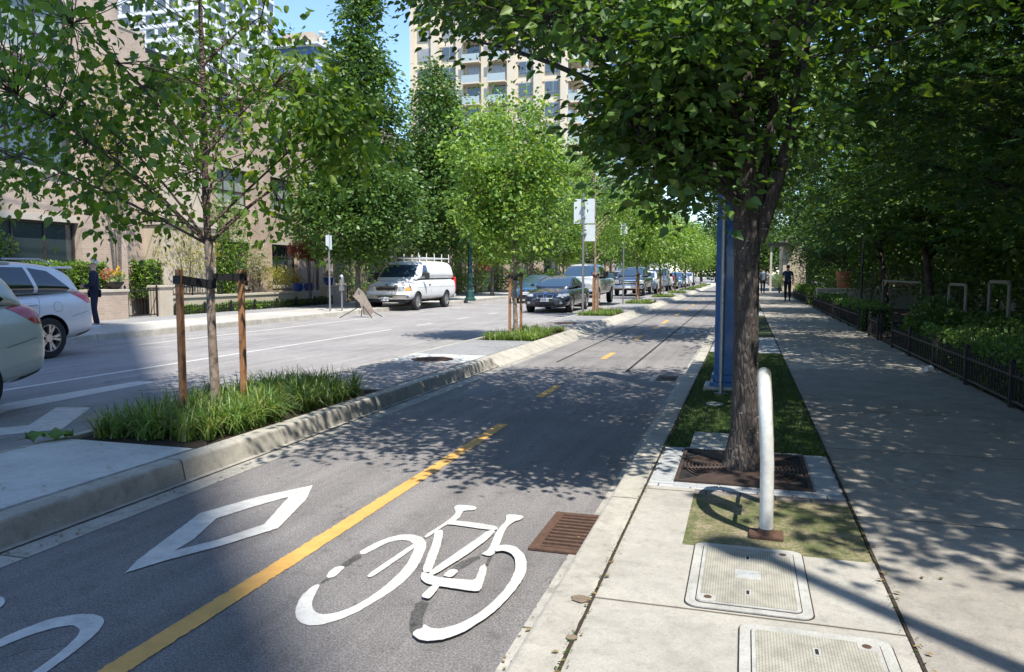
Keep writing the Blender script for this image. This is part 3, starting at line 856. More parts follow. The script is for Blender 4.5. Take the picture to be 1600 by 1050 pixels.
def ellipsoid(n, c, R, seed, shell=0.45, zmin=None, gap=0.9, gs=1.6, keep=None):
    r = np.random.default_rng(seed); out = []
    g = gapfield(seed, gs)
    while sum(len(o) for o in out) < n:
        u = r.normal(0, 1, (4000, 3)); u /= np.linalg.norm(u, axis=1, keepdims=True)
        rad = r.uniform(0, 1, 4000) ** shell
        P = u * rad[:, None]
        P = P[(g(P * 2.2) > -gap + r.normal(0, .25, 4000))]
        P = P * np.array(R) + np.array(c)
        if zmin is not None: P = P[P[:, 2] > zmin]
        if keep is not None: P = P[keep(P)]
        out.append(P)
        if len(out) > 400: break
    return np.concatenate(out)[:n]

def profile_crown(n, base, prof, seed, gap=0.9, gs=1.5, shell=0.55):
    """prof: list of (z, radius)"""
    r = np.random.default_rng(seed); g = gapfield(seed, gs)
    zs = np.array([p[0] for p in prof]); rs = np.array([p[1] for p in prof])
    out = []
    while sum(len(o) for o in out) < n:
        z = r.uniform(zs[0], zs[-1], 4000); R = np.interp(z, zs, rs)
        k = r.uniform(0, rs.max() ** 1.5, 4000) < R ** 1.5
        z, R = z[k], R[k]
        a = r.uniform(0, 6.283, len(z)); q = r.uniform(0, 1, len(z)) ** shell
        P = np.stack([q * R * np.cos(a), q * R * np.sin(a), z], 1)
        P = P[g(P / max(rs.max(), 1) * 2.2) > -gap + r.normal(0, .25, len(P))]
        out.append(P + np.array([base[0], base[1], 0]))
    return np.concatenate(out)[:n]

def grow(name, label, cat, group, base, trunk, clumps, lmat, bmat, per=14, cr=0.28, flat=0.6, size=0.09, tmpl=RB, up=0.6,
         droop=0.3, limbs=24, twigs=True, rise=0.6, seg=8, zb=0.9, limb_r=0.03, group_only=False, rng_leaf=None, trunk_n=12, extra=None):
    """trunk: list of (x,y,z,r) relative to base xy. clumps: world points of leaf clusters"""
    root = empty(name, (0, 0, 0), label, cat, group)
    m = MB()
    bx, by = base
    T = [Vector((bx + t[0], by + t[1], t[2])) for t in trunk]; TR = [t[3] for t in trunk]
    m.tube(T, TR, trunk_n)
    tz = np.array([p.z for p in T])
    def tp(z): return np.array([np.interp(z, tz, [p.x for p in T]), np.interp(z, tz, [p.y for p in T]), z]), float(np.interp(z, tz, TR))
    nodes = [tp(z)[0] for z in np.linspace(zb, tz[-1], 14)]
    if extra:
        for path, rad in extra:
            m.tube(path, rad, 8); nodes += [np.array(p) for p in path[1:]]
    idx = rng.permutation(len(clumps))[:limbs]
    for i in idx:
        e = clumps[i]; h = math.hypot(e[0] - bx, e[1] - by)
        z0 = min(max(zb, e[2] - h * rise), tz[-1] * 0.97)
        s, r0 = tp(z0)
        mid = (s + e) / 2 + np.array([0, 0, 0.10 * h]) + rng.normal(0, .04, 3) * h
        pts = []
        for t in np.linspace(0, 1, 7):
            pts.append((1 - t) ** 2 * s + 2 * t * (1 - t) * mid + t * t * e)
        rr = min(limb_r, r0 * 0.6)
        m.tube(pts, [rr * (1 - .8 * t) + .003 for t in np.linspace(0, 1, 7)], 6)
        nodes += pts[1:]
    nodes = np.array(nodes)
    if twigs:
        for i, e in enumerate(clumps):
            d = np.linalg.norm(nodes - e, axis=1); j = int(d.argmin())
            if d[j] > 0.05:
                s = nodes[j]; mid = (s + e) / 2 + rng.normal(0, .06, 3) * d[j]
                m.tube([s, mid, e], [.006, .0045, .002], 4, caps=False)
    m.build("trunk", bmat, root, smooth=True, angle=80)
    n = len(clumps) * per
    C = np.repeat(clumps, per, 0)
    off = rng.normal(0, 1, (n, 3)) * np.array([cr, cr, cr * flat])
    P = C + off
    D = off * np.array([1, 1, .5]) + rng.normal(0, .5 * cr, (n, 3)) + (C - np.array([bx, by, 0])) * np.array([1, 1, 0]) * 0.12 * cr
    D = D / (np.linalg.norm(D, axis=1, keepdims=True) + 1e-9); D[:, 2] -= droop
    leaf_cloud("crown", P, D, size, tmpl, lmat, root, up)
    return root

STEMY = [(0, 0, .05, .055), (.0, 0, .4, .040), (-.015, 0, .9, .036), (-.02, 0, 1.5, .034), (-.04, 0, 2.2, .03), (-.04, .02, 3.0, .024), (-.05, .02, 4.0, .016), (-.05, .03, 4.9, .007)]
# young tree in the first bed
YPOLY = [(-900, -900), (425, -900), (432, 40), (470, 75), (500, 135), (560, 135), (605, 200), (600, 265), (555, 290), (505, 330), (485, 385), (420, 400), (350, 330), (300, 330), (285, 400), (240, 370), (200, 355), (165, 425), (120, 405), (60, 375), (-50, 430), (-900, 480)]
def keep_young(P):
    x, y = proj(P)
    return in_poly(x, y, YPOLY) & (P[:, 2] > 1.7)
cl = ellipsoid(330, (-5.05, 6.2, 3.35), (2.35, 2.3, 1.75), 5, shell=0.5, gap=0.12, gs=2.6,
               keep=keep_young)
cl = np.concatenate([cl, ellipsoid(120, (-6.2, 6.0, 2.75), (1.35, 1.5, .95), 6, shell=.6, gap=.3, gs=2.4, keep=keep_young), ellipsoid(60, (-3.7, 6.6, 2.95), (.75, .9, .6), 7, shell=.6, gap=.3, keep=keep_young)])
t1 = grow("young_street_tree", "nearest young tree with drooping leaves, tied between two wooden stakes in the grass bed", "tree", "young trees in the island beds",
     (-4.74, 6.03), STEMY, cl, MAT['leaf_young'], MAT['birch_dark'], per=15, cr=0.15, flat=0.9, size=0.078, tmpl=OV, up=0.12, droop=0.75, limbs=15, rise=1.0, limb_r=.011, zb=1.75)
# pale lower stem sleeve of the bark (separate bark colour below the crown)
m = MB(); m.tube([(-4.74 + t[0], 6.03 + t[1], t[2]) for t in STEMY[:4]] + [(-4.757, 6.03, 1.78)], [.060, .0445, .0400, .0375, .036], 14)
lower = m.build("lower_stem", MAT['birch'], t1, smooth=True)
def stakes(x, y, n, h=1.52, tone=''):
    for s, nm in ((-1, 'nearer'), (1, 'farther')):
        o = MB().box(-.025, .025, -.025, .025, -.1, h - .15).build("tree_stake", MAT['stake'], loc=(x + .0, y + s * .43, .15), bevel=0.004)
        tag(o, f"{nm} square wooden stake beside the {n} young island tree", "stake", "wooden stakes holding the young trees")
    m = MB()
    zz = h - .07
    for s in (-1, 1):
        ys = y + s * .43
        za, zb_ = (zz - .02, zz - .07) if s < 0 else (zz, zz + .0)
        for dx in (-.034, .034):
            m.extr([(x + dx, ys, za - .035), (x + dx * 1.35, y, zb_ - .035), (x + dx * 1.35, y, zb_ + .035), (x + dx, ys, za + .035)], (.004, 0, 0))
        m.box(x - .036, x + .038, ys + s * .033 - .003, ys + s * .033 + .003, za - .036, za + .036)
        m.box(x - .034, x + .036, y + s * .04 - .003, y + s * .04 + .003, zb_ - .036, zb_ + .036)
    tag(m.build("tree_tie", MAT['strap']), f"black webbing tie around the stem and two stakes of the {n} young island tree", "tree tie", "black ties on the young trees")
ORD = ['nearest', 'second', 'third', 'fourth', 'fifth', 'sixth', 'seventh', 'eighth', 'ninth', 'tenth']
stakes(-4.74, 6.03, ORD[0])
for i, (y, h, r_) in enumerate([(16.1, 5.3, 1.28), (25.5, 5.8, 1.5), (36, 5.6, 1.6), (46, 5.6, 1.7), (56, 5.8, 1.7), (66, 5.8, 1.7), (76, 6, 1.7), (88, 6, 1.8)]):
    near = y < 30
    cl = ellipsoid(230 if near else 120, (-4.85 - (.2 if i == 0 else 0), y, (h + 1.75) / 2 + .1), (r_, r_, (h - 1.75) / 2), 20 + i, shell=0.5, gap=0.2, gs=3.0)
    sp_ = profile_crown(70, (-4.85, y), [(1.9, .5), (2.8, 1.75), (4.2, 1.3), (h + .5, .25)], 60 + i, gap=.3)
    cl = np.concatenate([cl, sp_])
    if i == 1: cl = cl[cl[:, 1] > 25.7]
    st = [(t[0], t[1], t[2] * h / 5.2, t[3] * 1.25) for t in STEMY]
    grow("young_street_tree", f"{ORD[i+1]} young lime green tree along the island, counted from the camera", "tree", "young trees in the island beds",
         (-4.8, y), st, cl, MAT['leaf_lime'], MAT['birch'] if i < 3 else MAT['birch_dark'], per=44 if near else 34, cr=0.17 if near else .24, flat=0.8, size=0.085 if near else 0.14, tmpl=OV if i == 0 else RB,
         up=0.3, droop=0.45, limbs=16, twigs=near, rise=0.8, limb_r=.016, zb=1.8)
    if y < 60: stakes(-4.8, y, ORD[i + 1])

# big street tree over the bike lane
BIGPOLY = [(560, -1500), (590, -10), (645, 5), (685, 45), (730, 65), (770, 75), (795, 105), (820, 85), (850, 60), (925, 62), (1000, 70), (985, 150), (945, 190), (965, 215), (990, 235), (1015, 275), (1050, 335), (1110, 345), (1150, 330), (1200, 300), (1235, 290), (1290, 260), (1400, 150), (1600, 0), (1700, -1500)]
def keep_big(P):
    x, y = proj(P)
    ok = in_poly(x, y, BIGPOLY)
    ok |= (P[:, 2] > 5.6)
    ok &= ~((x > 1118) & (x < 1222) & (y > 30) & (P[:, 1] < 5.75))
    return ok & (P[:, 2] > 1.85) & ((P[:, 1] > 3.3) | (P[:, 2] > 4.0))
cl = np.concatenate([
    ellipsoid(560, (-0.1, 6.6, 4.5), (2.9, 3.2, 2.7), 31, shell=0.6, gap=0.75, gs=1.7, keep=keep_big),
    ellipsoid(260, (-1.7, 6.3, 4.2), (1.8, 2.6, 1.3), 32, shell=0.6, gap=0.8, gs=1.7, keep=keep_big),
    ellipsoid(230, (-0.55, 5.4, 2.6), (0.95, 1.3, .85), 33, shell=0.6, gap=1.1, keep=keep_big),
    ellipsoid(60, (-2.9, 8.3, 4.8), (.7, 1.6, .4), 34, shell=0.6, gap=1.1, keep=keep_big),
])
BT = [(.03, 0, .10, .19), (.025, 0, .20, .145), (.02, 0, .40, .098), (.015, 0, .8, .086), (.012, 0, 1.16, .081), (.005, 0, 1.6, .085), (0, 0, 1.85, .090), (-.03, 0, 2.2, .078), (-.05, 0, 2.7, .066), (-.04, 0, 3.3, .06), (.0, .05, 4.2, .062), (.03, .1, 5.4, .048), (0, .1, 6.9, .018)]
grow("street_tree", "big dark barked street tree rising from the iron grate, its crown shading the bike lane", "tree", None,
     (0.0, 5.5), BT, cl, MAT['leaf_big'], MAT['bark'], per=46, cr=0.185, flat=0.45, size=0.070, tmpl=OV, up=0.55, droop=0.22, limbs=42, rise=0.55, limb_r=.036, zb=1.9, trunk_n=18,
     extra=[([(.07, 5.5, 1.7), (.16, 5.5, 2.0), (.25, 5.5, 2.35), (.33, 5.55, 2.9), (.45, 5.7, 3.8), (.8, 6.0, 5.0)], [.05, .045, .038, .032, .026, .012]),
            ([(.04, 5.5, 1.85), (.13, 5.6, 2.3), (.17, 5.7, 2.9), (.1, 6.0, 4.0)], [.05, .035, .03, .015]),
            ([(-.05, 5.5, 1.95), (-.22, 5.3, 2.2), (-.5, 5.1, 2.45), (-.9, 4.9, 2.65)], [.03, .016, .011, .006]),
            ([(-.05, 5.5, 2.6), (-.6, 5.7, 3.1), (-1.5, 6.0, 3.6), (-2.5, 6.3, 4.0)], [.045, .036, .024, .010])])
# more street trees down the strip, mostly behind the trunk
for i, y in enumerate((17.5, 28, 39, 51, 64)):
    cl = ellipsoid(240, (0.1, y, 5.6), (2.6, 2.8, 2.3), 50 + i, shell=0.55, gap=0.9)
    grow("street_tree", f"{['first','second','third','fourth','fifth'][i]} street tree beyond the blue pylon in the right hand grass strip", "tree", "street trees farther down the right strip",
         (0.02, y), [(0, 0, .1, .16), (0, 0, .5, .12), (0, 0, 2.5, .11), (0, 0, 4.5, .08), (0, 0, 7, .02)], cl, MAT['leaf_dark'], MAT['bark'], per=45, cr=0.32, flat=0.6, size=0.15, tmpl=RB, limbs=16, twigs=False, zb=2.6)

# Japanese maples over the right pavement
MAPLES = [((4.7, 4.3), (3.9, 4.0, 4.5), (2.5, 2.3, 1.9), 300), ((3.75, 9.4), (3.3, 8.3, 4.15), (2.9, 3.0, 2.25), 560), ((4.6, 14.0), (3.9, 13.8, 4.1), (2.9, 3.2, 2.4), 420), ((4.3, 20.5), (3.9, 20.3, 4.1), (2.9, 3.3, 2.6), 330), ((4.5, 28), (3.9, 28, 4.3), (3.0, 4, 2.7), 260), ((4.5, 38), (4.1, 38, 4.6), (3.0, 5, 3.0), 240), ((4.8, 50), (4.3, 50, 4.6), (3.0, 6, 3.2), 240)]
MN = ['nearest maple whose crown hangs in at the upper right corner', 'broad green maple overhanging the right pavement behind the first railing', 'dark maple behind the pale hoops in the right garden', 'dark maple behind the terracotta pot in the right garden',
      'shaded maple overhanging the walking person on the right', 'farther shaded maple before the pale wall at the end of the pavement', 'farthest maple on the right side of the pavement']
for i, (b, c, R, n) in enumerate(MAPLES):
    cl = ellipsoid(n, c, R, 70 + i, shell=0.5, gap=0.62, gs=2.4, keep=lambda P: (P[:, 2] > 2.05 + .25 * np.maximum(0, 2.2 - P[:, 0])) & (P[:, 0] > .45 + .02 * P[:, 1]) )
    near = i < 3
    grow("maple_tree", MN[i], "tree", "maples along the right pavement", b,
         [(0, 0, .1, .13), (-.03, 0, .6, .10), (-.12, .05, 1.5, .085), (-.25, .1, 2.4, .07), (-.4, 0, 3.6, .05), (-.5, -.1, 5.2, .02)], cl,
         MAT['leaf_maple'], MAT['bark'], per=46 if near else 58, cr=0.28, flat=0.4, size=0.09 if near else 0.15, tmpl=MP if near else RB, up=0.72, droop=0.3, limbs=34, twigs=near, rise=0.35, limb_r=.045, zb=1.2)
# dark garden trees behind the maples
for i, (x, y, h) in enumerate([(6.6, 9.5, 5), (7.0, 13.5, 6), (6.6, 18, 6), (6.6, 24, 6.5), (6.4, 31, 7), (6.0, 38, 7), (6.0, 46, 8), (5.8, 54, 8)]):
    cl = ellipsoid(300, (x, y, h / 2 + .4), (2.0, 3.4, h / 2 - .2), 90 + i, shell=0.5, gap=1.3)
    grow("garden_tree", f"{['first','second','third','fourth','fifth','sixth','seventh','eighth'][i]} dark leafy garden tree standing close to the brick wall behind the maples", "tree", "garden trees against the right building", (x, y),
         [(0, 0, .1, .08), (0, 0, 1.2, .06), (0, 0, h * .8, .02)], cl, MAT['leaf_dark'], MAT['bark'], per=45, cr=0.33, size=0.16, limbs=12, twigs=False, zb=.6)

# tall row on the far side of the road
ROW = [(27.7, 15, [(2.1, 1.2), (3.2, 2.5), (5.8, 2.15), (8.4, 1.45), (9.7, 1.0), (12, .6), (15, .25)], 'leaf_dark'),
       (36.0, 12.0, [(2.3, 1.2), (3.6, 2.6), (7, 2.2), (9, 1.5), (12.0, .3)], 'leaf_dark'),
       (44.8, 12.0, [(2.3, 1.4), (4, 2.5), (8, 2.1), (10.5, 1.2), (12.0, .3)], 'leaf_lime'),
       (54, 13.5, [(2.5, 1.4), (4, 2.6), (8, 2.2), (11, 1.1), (13.5, .2)], 'leaf_dark'),
       (64, 12.5, [(2.5, 1.4), (4, 2.6), (8, 2.2), (10.5, 1.3), (12.5, .3)], 'leaf_lime'),
       (75, 15.5, [(2.5, 1.4), (4, 2.8), (9, 2.0), (12.5, 1.0), (15.5, .2)], 'leaf_dark'),
       (88, 15, [(2.5, 1.4), (4, 3.0), (9, 2.4), (12, 1.3), (15, .3)], 'leaf_dark'),
       (102, 15, [(2.5, 1.4), (4, 3.2), (9, 2.6), (12, 1.3), (15, .3)], 'leaf_lime'), (120, 15, [(2.5, 1.4), (4, 3.4), (9, 2.8), (12, 1.6), (15, .3)], 'leaf_dark')]
RN = ['tall pointed dark green tree just left of the white van, tallest against the sky', 'tall dark tree directly behind the white van', 'tall bright green tree beside the green lamp post', 'tall dark tree left of the dark sedan, behind the young tree',
      'bright tall tree in the far row in front of the beige tower', 'slender dark tree in front of the beige tower', 'broad far tree below the beige tower', 'bright far tree near the end of the left row', 'last dark tree of the left row']
for i, (y, h, prof, lm) in enumerate(ROW):
    cl = profile_crown([900, 640, 480, 320, 260, 230, 220, 220, 220][i], (-14.85, y), prof, 120 + i, gap=0.8 if i else .62)
    if i == 0: cl[:, 0] += (cl[:, 2] - 4) * 0.03
    grow("tall_street_tree", RN[i], "tree", "tall trees along the far pavement", (-14.85, y), [(0, 0, .1, .13), (0, 0, 1, .10), (.05, 0, 3, .09), (.1, 0, h * .6, .06), (.3, 0, h * .97, .015)], cl,
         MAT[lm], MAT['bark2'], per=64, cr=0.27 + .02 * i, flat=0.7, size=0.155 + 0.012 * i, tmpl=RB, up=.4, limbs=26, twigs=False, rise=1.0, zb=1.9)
# far greenery closing the street
for i, (x, y, h, r_) in enumerate([(-8, 150, 11, 7), (4, 165, 12, 8), (-22, 150, 15, 8), (9, 120, 9, 5), (-2, 200, 14, 9), (9, 90, 9, 4), (8, 72, 9, 3.5), (0.5, 118, 9, 4.5), (-4.5, 128, 10, 5)]):
    cl = ellipsoid(230, (x, y, h * .55), (r_, 4, h * .45), 150 + i, gap=1.3)
    grow("distant_tree", f"{['broad','dense','tall','dark','hazy','round','leafy','low','full'][i]} distant tree closing the end of the street, {ORD[i]} of the far group", "tree", "far trees at the end of the street", (x, y),
         [(0, 0, 0, .25), (0, 0, h * .8, .08)], cl, MAT['leaf_lime' if i % 3 == 0 else 'leaf_dark'], MAT['bark2'], per=40, cr=0.8, size=0.45, limbs=5, twigs=False)

# ------------------------------------------------------------ grass beds, lawn
def blades(name, label, x0, x1, y0, y1, z, tufts, per, ln, w, kindstuff=True, spread=.07, parent=None):
    segs = 6
    Pc = np.stack([rng.uniform(x0, x1, tufts), rng.uniform(y0, y1, tufts), np.full(tufts, z)], 1)
    base = np.repeat(Pc, per, 0) + np.concatenate([rng.normal(0, spread * .5, (tufts * per, 2)), np.zeros((tufts * per, 1))], 1)
    n = len(base)
    az = rng.uniform(0, 6.283, n); L = ln * rng.uniform(.55, 1.15, n); lean = rng.uniform(.3, 1.6, n) ** 1.0
    t = np.linspace(0, 1, segs)
    d = np.stack([np.cos(az), np.sin(az)], 1)
    side = np.stack([-np.sin(az), np.cos(az)], 1)
    V = np.zeros((n, segs, 2, 3))
    for j, tj in enumerate(t):
        hor = L * (tj ** 1.5) * .8 * lean / 1.3
        zz = L * (tj * .85 - (tj ** 3) * .42 * lean)
        ww = w * (1 - tj ** 1.8) + .0006
        for k, sg in enumerate((-1, 1)):
            V[:, j, k, 0] = base[:, 0] + d[:, 0] * hor + side[:, 0] * ww * sg
            V[:, j, k, 1] = base[:, 1] + d[:, 1] * hor + side[:, 1] * ww * sg
            V[:, j, k, 2] = base[:, 2] + np.maximum(zz, .01)
    q = np.array([(2 * j, 2 * j + 1, 2 * j + 3, 2 * j + 2) for j in range(segs - 1)])
    Fc = q[None] + (np.arange(n) * segs * 2)[:, None, None]
    o = from_arrays(name, V.reshape(-1, 3), Fc.reshape(-1, 4), MAT['grass'])
    return tag(o, label, "grass", None, 'stuff')
blades("bed_grass", "long arching grass filling the bed under the nearest young tree", -5.15, -4.12, 5.05, 7.75, .11, 105, 60, .47, .0068)
blades("bed_grass", "bright tufted grass in the bed under the second young tree", -5.15, -4.1, 14.8, 17.6, .11, 100, 34, .30, .007)
blades("bed_grass", "tufted grass in the bed behind the back-turned sign post", -5.15, -4.1, 24.3, 27.1, .11, 90, 30, .30, .009)
for y0, y1 in planters[3:]:
    blades("bed_grass", "dark tufted grass in one of the far island beds", -5.15, -4.1, y0, y1, .11, 60, 18, .32, .014)
nb = 42000
P = np.stack([rng.uniform(-.56, .6, nb), 5.98 + 7.6 * rng.uniform(0, 1, nb) ** 1.3, np.full(nb, .133)], 1)
D = rng.normal(0, .45, (nb, 3)); D[:, 2] = 1
o = leaf_cloud("lawn_grass", P, D, .026, (np.array([(-.12, 0, 0), (.12, 0, 0), (0, 1, 0)]), np.array([(0, 1, 2)])), MAT['lawnblade'], None, 0.0)
tag(o, "short shaded grass between the tree grate and the blue pylon", "grass", None, 'stuff')
# moss tufts on the mossy ground
# fallen green leaf on the island pad
lx, ly = at(78, 687, .15)
fl = empty("fallen_leaf", (lx, ly, .15), "large crumpled green leaf lying on the near island concrete", "leaf", rz=0.6)
V = []; nr = 9
for i in range(nr + 1):
    for j in range(nr + 1):
        u, v = i / nr * 2 - 1, j / nr * 2 - 1
        w_ = (1 - u * u) ** .6 * .10 + .012
        V.append((u * .17, v * w_ * (1 + .25 * math.sin(9 * u)), .014 + .055 * abs(math.sin(3 * u + 2 * v)) + .030 * math.sin(7 * u) * v))
F4 = [(i * (nr + 1) + j, (i + 1) * (nr + 1) + j, (i + 1) * (nr + 1) + j + 1, i * (nr + 1) + j + 1) for i in range(nr) for j in range(nr)]
from_arrays("blade", V, F4, MAT['leaf_hedge_dark'], fl, smooth=True)
MB().tube([(-.17, 0, .02), (-.24, .02, .008)], .004, 5).build("leaf_stalk", MAT['leaf_hedge'], fl)
# leaf litter and grit along the kerbs
def litter(name, label, boxes, n, size, mat):
    P = []
    for x0, x1, y0, y1, z, w in boxes:
        k = int(n * w); P.append(np.stack([rng.uniform(x0, x1, k), y0 + (y1 - y0) * rng.uniform(0, 1, k) ** 1.6, np.full(k, z)], 1))
    P = np.concatenate(P); D = rng.normal(0, 1, P.shape); D[:, 2] = .08
    P[:, 2] += size * .1
    return tag(leaf_cloud(name, P, D, size, RB, mat, None, 1.0, svar=.7), label, "litter", None, 'stuff')
LB = [(-3.74, -3.55, 2.5, 14, .008, .25), (-.86, -.74, 2.5, 14, .008, .2), (-.60, -.54, 2.2, 9, .155, .12), (.58, .64, 2.2, 9, .155, .13), (-5.2, -4.05, 3, 5, .152, .05), (.62, 2.5, 3, 15, .151, .15), (-.56, .6, 5.97, 12, .15, .1)]
litter("leaf_litter", "small dry leaf bits and catkins lying along the kerbs and pavement seams", LB, 520, .022, MAT['litter'])
litter("grit", "fine dark grit gathered in the gutters and seams", LB[:4], 1500, .008, MAT['soil'])
litter("weeds", "tiny green weeds growing in the seam between kerb and pavement", [(-.585, -.555, 2.2, 9, .155, .6), (.595, .622, 2.2, 12, .152, .4)], 220, .013, MAT['lawnblade'])
# ------------------------------------------------------------ buildings
def window(name, parent, fx, y0, y1, z0, z1, nv=2, trans=0.72, glass='glass', face='x', dirn=1, depth=.07, fw=.06):
    """a framed window on a wall facing +X (face 'x') or -Y (face 'y'); fx is the wall plane"""
    def P(m, a0, a1, d0, d1, b0, b1):
        if face == 'x': m.box(fx + d0, fx + d1, a0, a1, b0, b1)
        else: m.box(a0, a1, fx - d1, fx - d0, b0, b1)
    m = MB()
    P(m, y0, y0 + fw, 0, depth, z0, z1); P(m, y1 - fw, y1, 0, depth, z0, z1)
    P(m, y0 + fw, y1 - fw, 0, depth, z0, z0 + fw); P(m, y0 + fw, y1 - fw, 0, depth, z1 - fw, z1)
    for i in range(1, nv):
        c = y0 + (y1 - y0) * i / nv
        P(m, c - fw * .4, c + fw * .4, 0, depth - .006, z0 + fw, z1 - fw)
    if trans:
        zt = z0 + (z1 - z0) * trans
        ys = [y0 + fw] + [y0 + (y1 - y0) * i / nv for i in range(1, nv)] + [y1 - fw]
        for i in range(len(ys) - 1):
            P(m, ys[i] + (fw * .4 if i else 0), ys[i + 1] - (fw * .4 if i < len(ys) - 2 else 0), 0, depth - .010, zt - fw * .35, zt + fw * .35)
    w = m.build(name, MAT['winframe'], parent)
    g = MB(); P(g, y0 + fw, y1 - fw, 0.004, .022, z0 + fw, z1 - fw)
    g.build("pane", MAT[glass], w)
    return w

def rowhouse(name, label, fx, y0, y1, h, floors, bay, pier, brick='brick', sill_h=1.1, depth=10, gables=True):
    root = empty(name, (0, 0, 0), label, "building")
    W = MB(); Tm = MB()
    W.box(fx - depth, fx - .32, y0, y1, .1, h)                 # body behind the openings
    n = max(1, round((y1 - y0 - pier) / bay)); bay = (y1 - y0 - pier) / n
    for i in range(n + 1):
        p0 = y0 + i * bay
        pz = h + (.45 if i % 2 == 0 else 0)
        pr = MB().box(fx - .32, fx, p0, p0 + pier, .1, pz).build("pier", MAT[brick], root)
        MB().box(fx - .33, fx + .03, p0 - .02, p0 + pier + .02, pz, pz + .13).build("cap", MAT['trim'], pr)
        MB().box(fx, fx + .025, p0 + .002, p0 + pier - .002, .1, .55).build("plinth", MAT['trim'], pr)
    fh = (h - .3) / floors
    k = 0
    for i in range(n):
        a, b = y0 + i * bay + pier, y0 + (i + 1) * bay
        for f in range(floors):
            z0 = .25 + f * fh
            w0, w1 = z0 + (sill_h if f else .75), z0 + fh - .35
            # spandrel and lintel between piers
            Lt = MB().box(fx - .32, fx - .10, a, b, w1, w1 + .18)
            W.box(fx - .32, fx - .13, a, b, w1 + .18, min(h, z0 + fh + sill_h - .14) if f < floors - 1 else h)
            if f == 0: W.box(fx - .32, fx - .08, a, b, .1, w0 - .14)
            wi = window("window", root, fx - .32, a + .02, b - .02, w0, w1, nv=2 if bay < 3.2 else 3, trans=.38 if k % 3 else .7, glass='curtain' if k % 3 == 1 else 'glass')
            Lt.build("lintel", MAT['trim'], wi)
            MB().box(fx - .32, fx - .05, a, b, w0 - .14, w0).build("sill", MAT['trim'], wi)
            k += 1
    W.build("wall", MAT[brick], root)
    r_ = MB().box(fx - depth - .1, fx - .34, y0, y1, h, h + .25).build("roof", MAT['black'], root)
    return root

rowhouse("brick_house", "tall brick building with brown framed windows at the left edge behind the white car", -18.5, 3.7, 19.6, 12.5, 4, 4.2, 1.7)
rowhouse("brick_house", "lower brick townhouse with beige bands behind the nearest young tree", -19.1, 20.0, 31.6, 8.8, 3, 3.7, 1.35)
rowhouse("brick_house", "second low brick townhouse hidden behind the white van and tall trees", -19.3, 32.2, 48, 9.0, 3, 3.9, 1.3)
rowhouse("brick_house", "third low brick townhouse far along the left side behind the trees", -19.3, 48.6, 72, 9.4, 3, 4.2, 1.3)
rowhouse("brick_house", "last low brick townhouse at the far left end of the street", -19.3, 73, 118, 10, 3, 5, 1.5)
# beige stucco bay on the low townhouse, visible under the young tree
sb = empty("stucco_bay", (0, 0, 0), "plain beige stucco bay with a ledge on the brick wall behind the yellow shrub", "bay")
MB().box(-19.1, -18.35, 21.0, 23.6, .1, 3.1).build("wall", MAT['stucco'], sb)
MB().prism([(-19.1, 20.95), (-18.28, 20.95), (-18.28, 23.65), (-19.1, 23.65)], 3.1, 3.3).build("ledge", MAT['trim'], sb)
MB().box(-19.1, -18.55, 21.15, 23.45, 3.3, 7.2).build("upper_wall", MAT['stucco'], sb)
# wall lantern in the recess
wl = empty("wall_lantern", (-18.2, 17.9, 6.6), "black wall lantern with pale glass on the brick wall at the upper left", "lantern")
MB().tube([(-.3, 0, .5), (0, 0, .5), (0, 0, .35)], .02, 6).build("bracket", MAT['black'], wl)
MB().lathe([(.03, .36), (.16, .22), (.15, .18)], n=8).build("cap", MAT['black'], wl)
MB().lathe([(.13, .18), (.08, -.1), (.02, -.16)], n=8).build("lamp_glass", MAT['lampglass'], wl)

# right-hand building, in deep shade behind the maples
rh = rowhouse("brick_house", "red brick building in deep shade behind the right garden and its maples", 19.0, -44, 52, 9.0, 3, 4.2, 1.6, brick='brick_dark')
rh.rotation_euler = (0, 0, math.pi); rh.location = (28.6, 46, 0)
# pale portico at the end of the right pavement
pt = empty("entrance_portico", (0, 0, 0), "pale stone entrance with flat dark canopy at the far end of the right pavement", "building")
m = MB().box(2.7, 3.3, 62, 62.8, .14, 3.6).box(2.9, 4.4, 62.8, 74, .14, 4.4)
m.build("wall", MAT['stucco'], pt)
MB().box(1.6, 3.6, 61.4, 64, 3.6, 3.85).build("canopy", MAT['black'], pt)
MB().box(2.86, 2.899, 66, 67.4, .14, 2.6).build("door", MAT['glass'], pt)
MB().box(1.75, 1.9, 61.6, 61.75, .14, 3.6).build("column", MAT['trim'], pt)

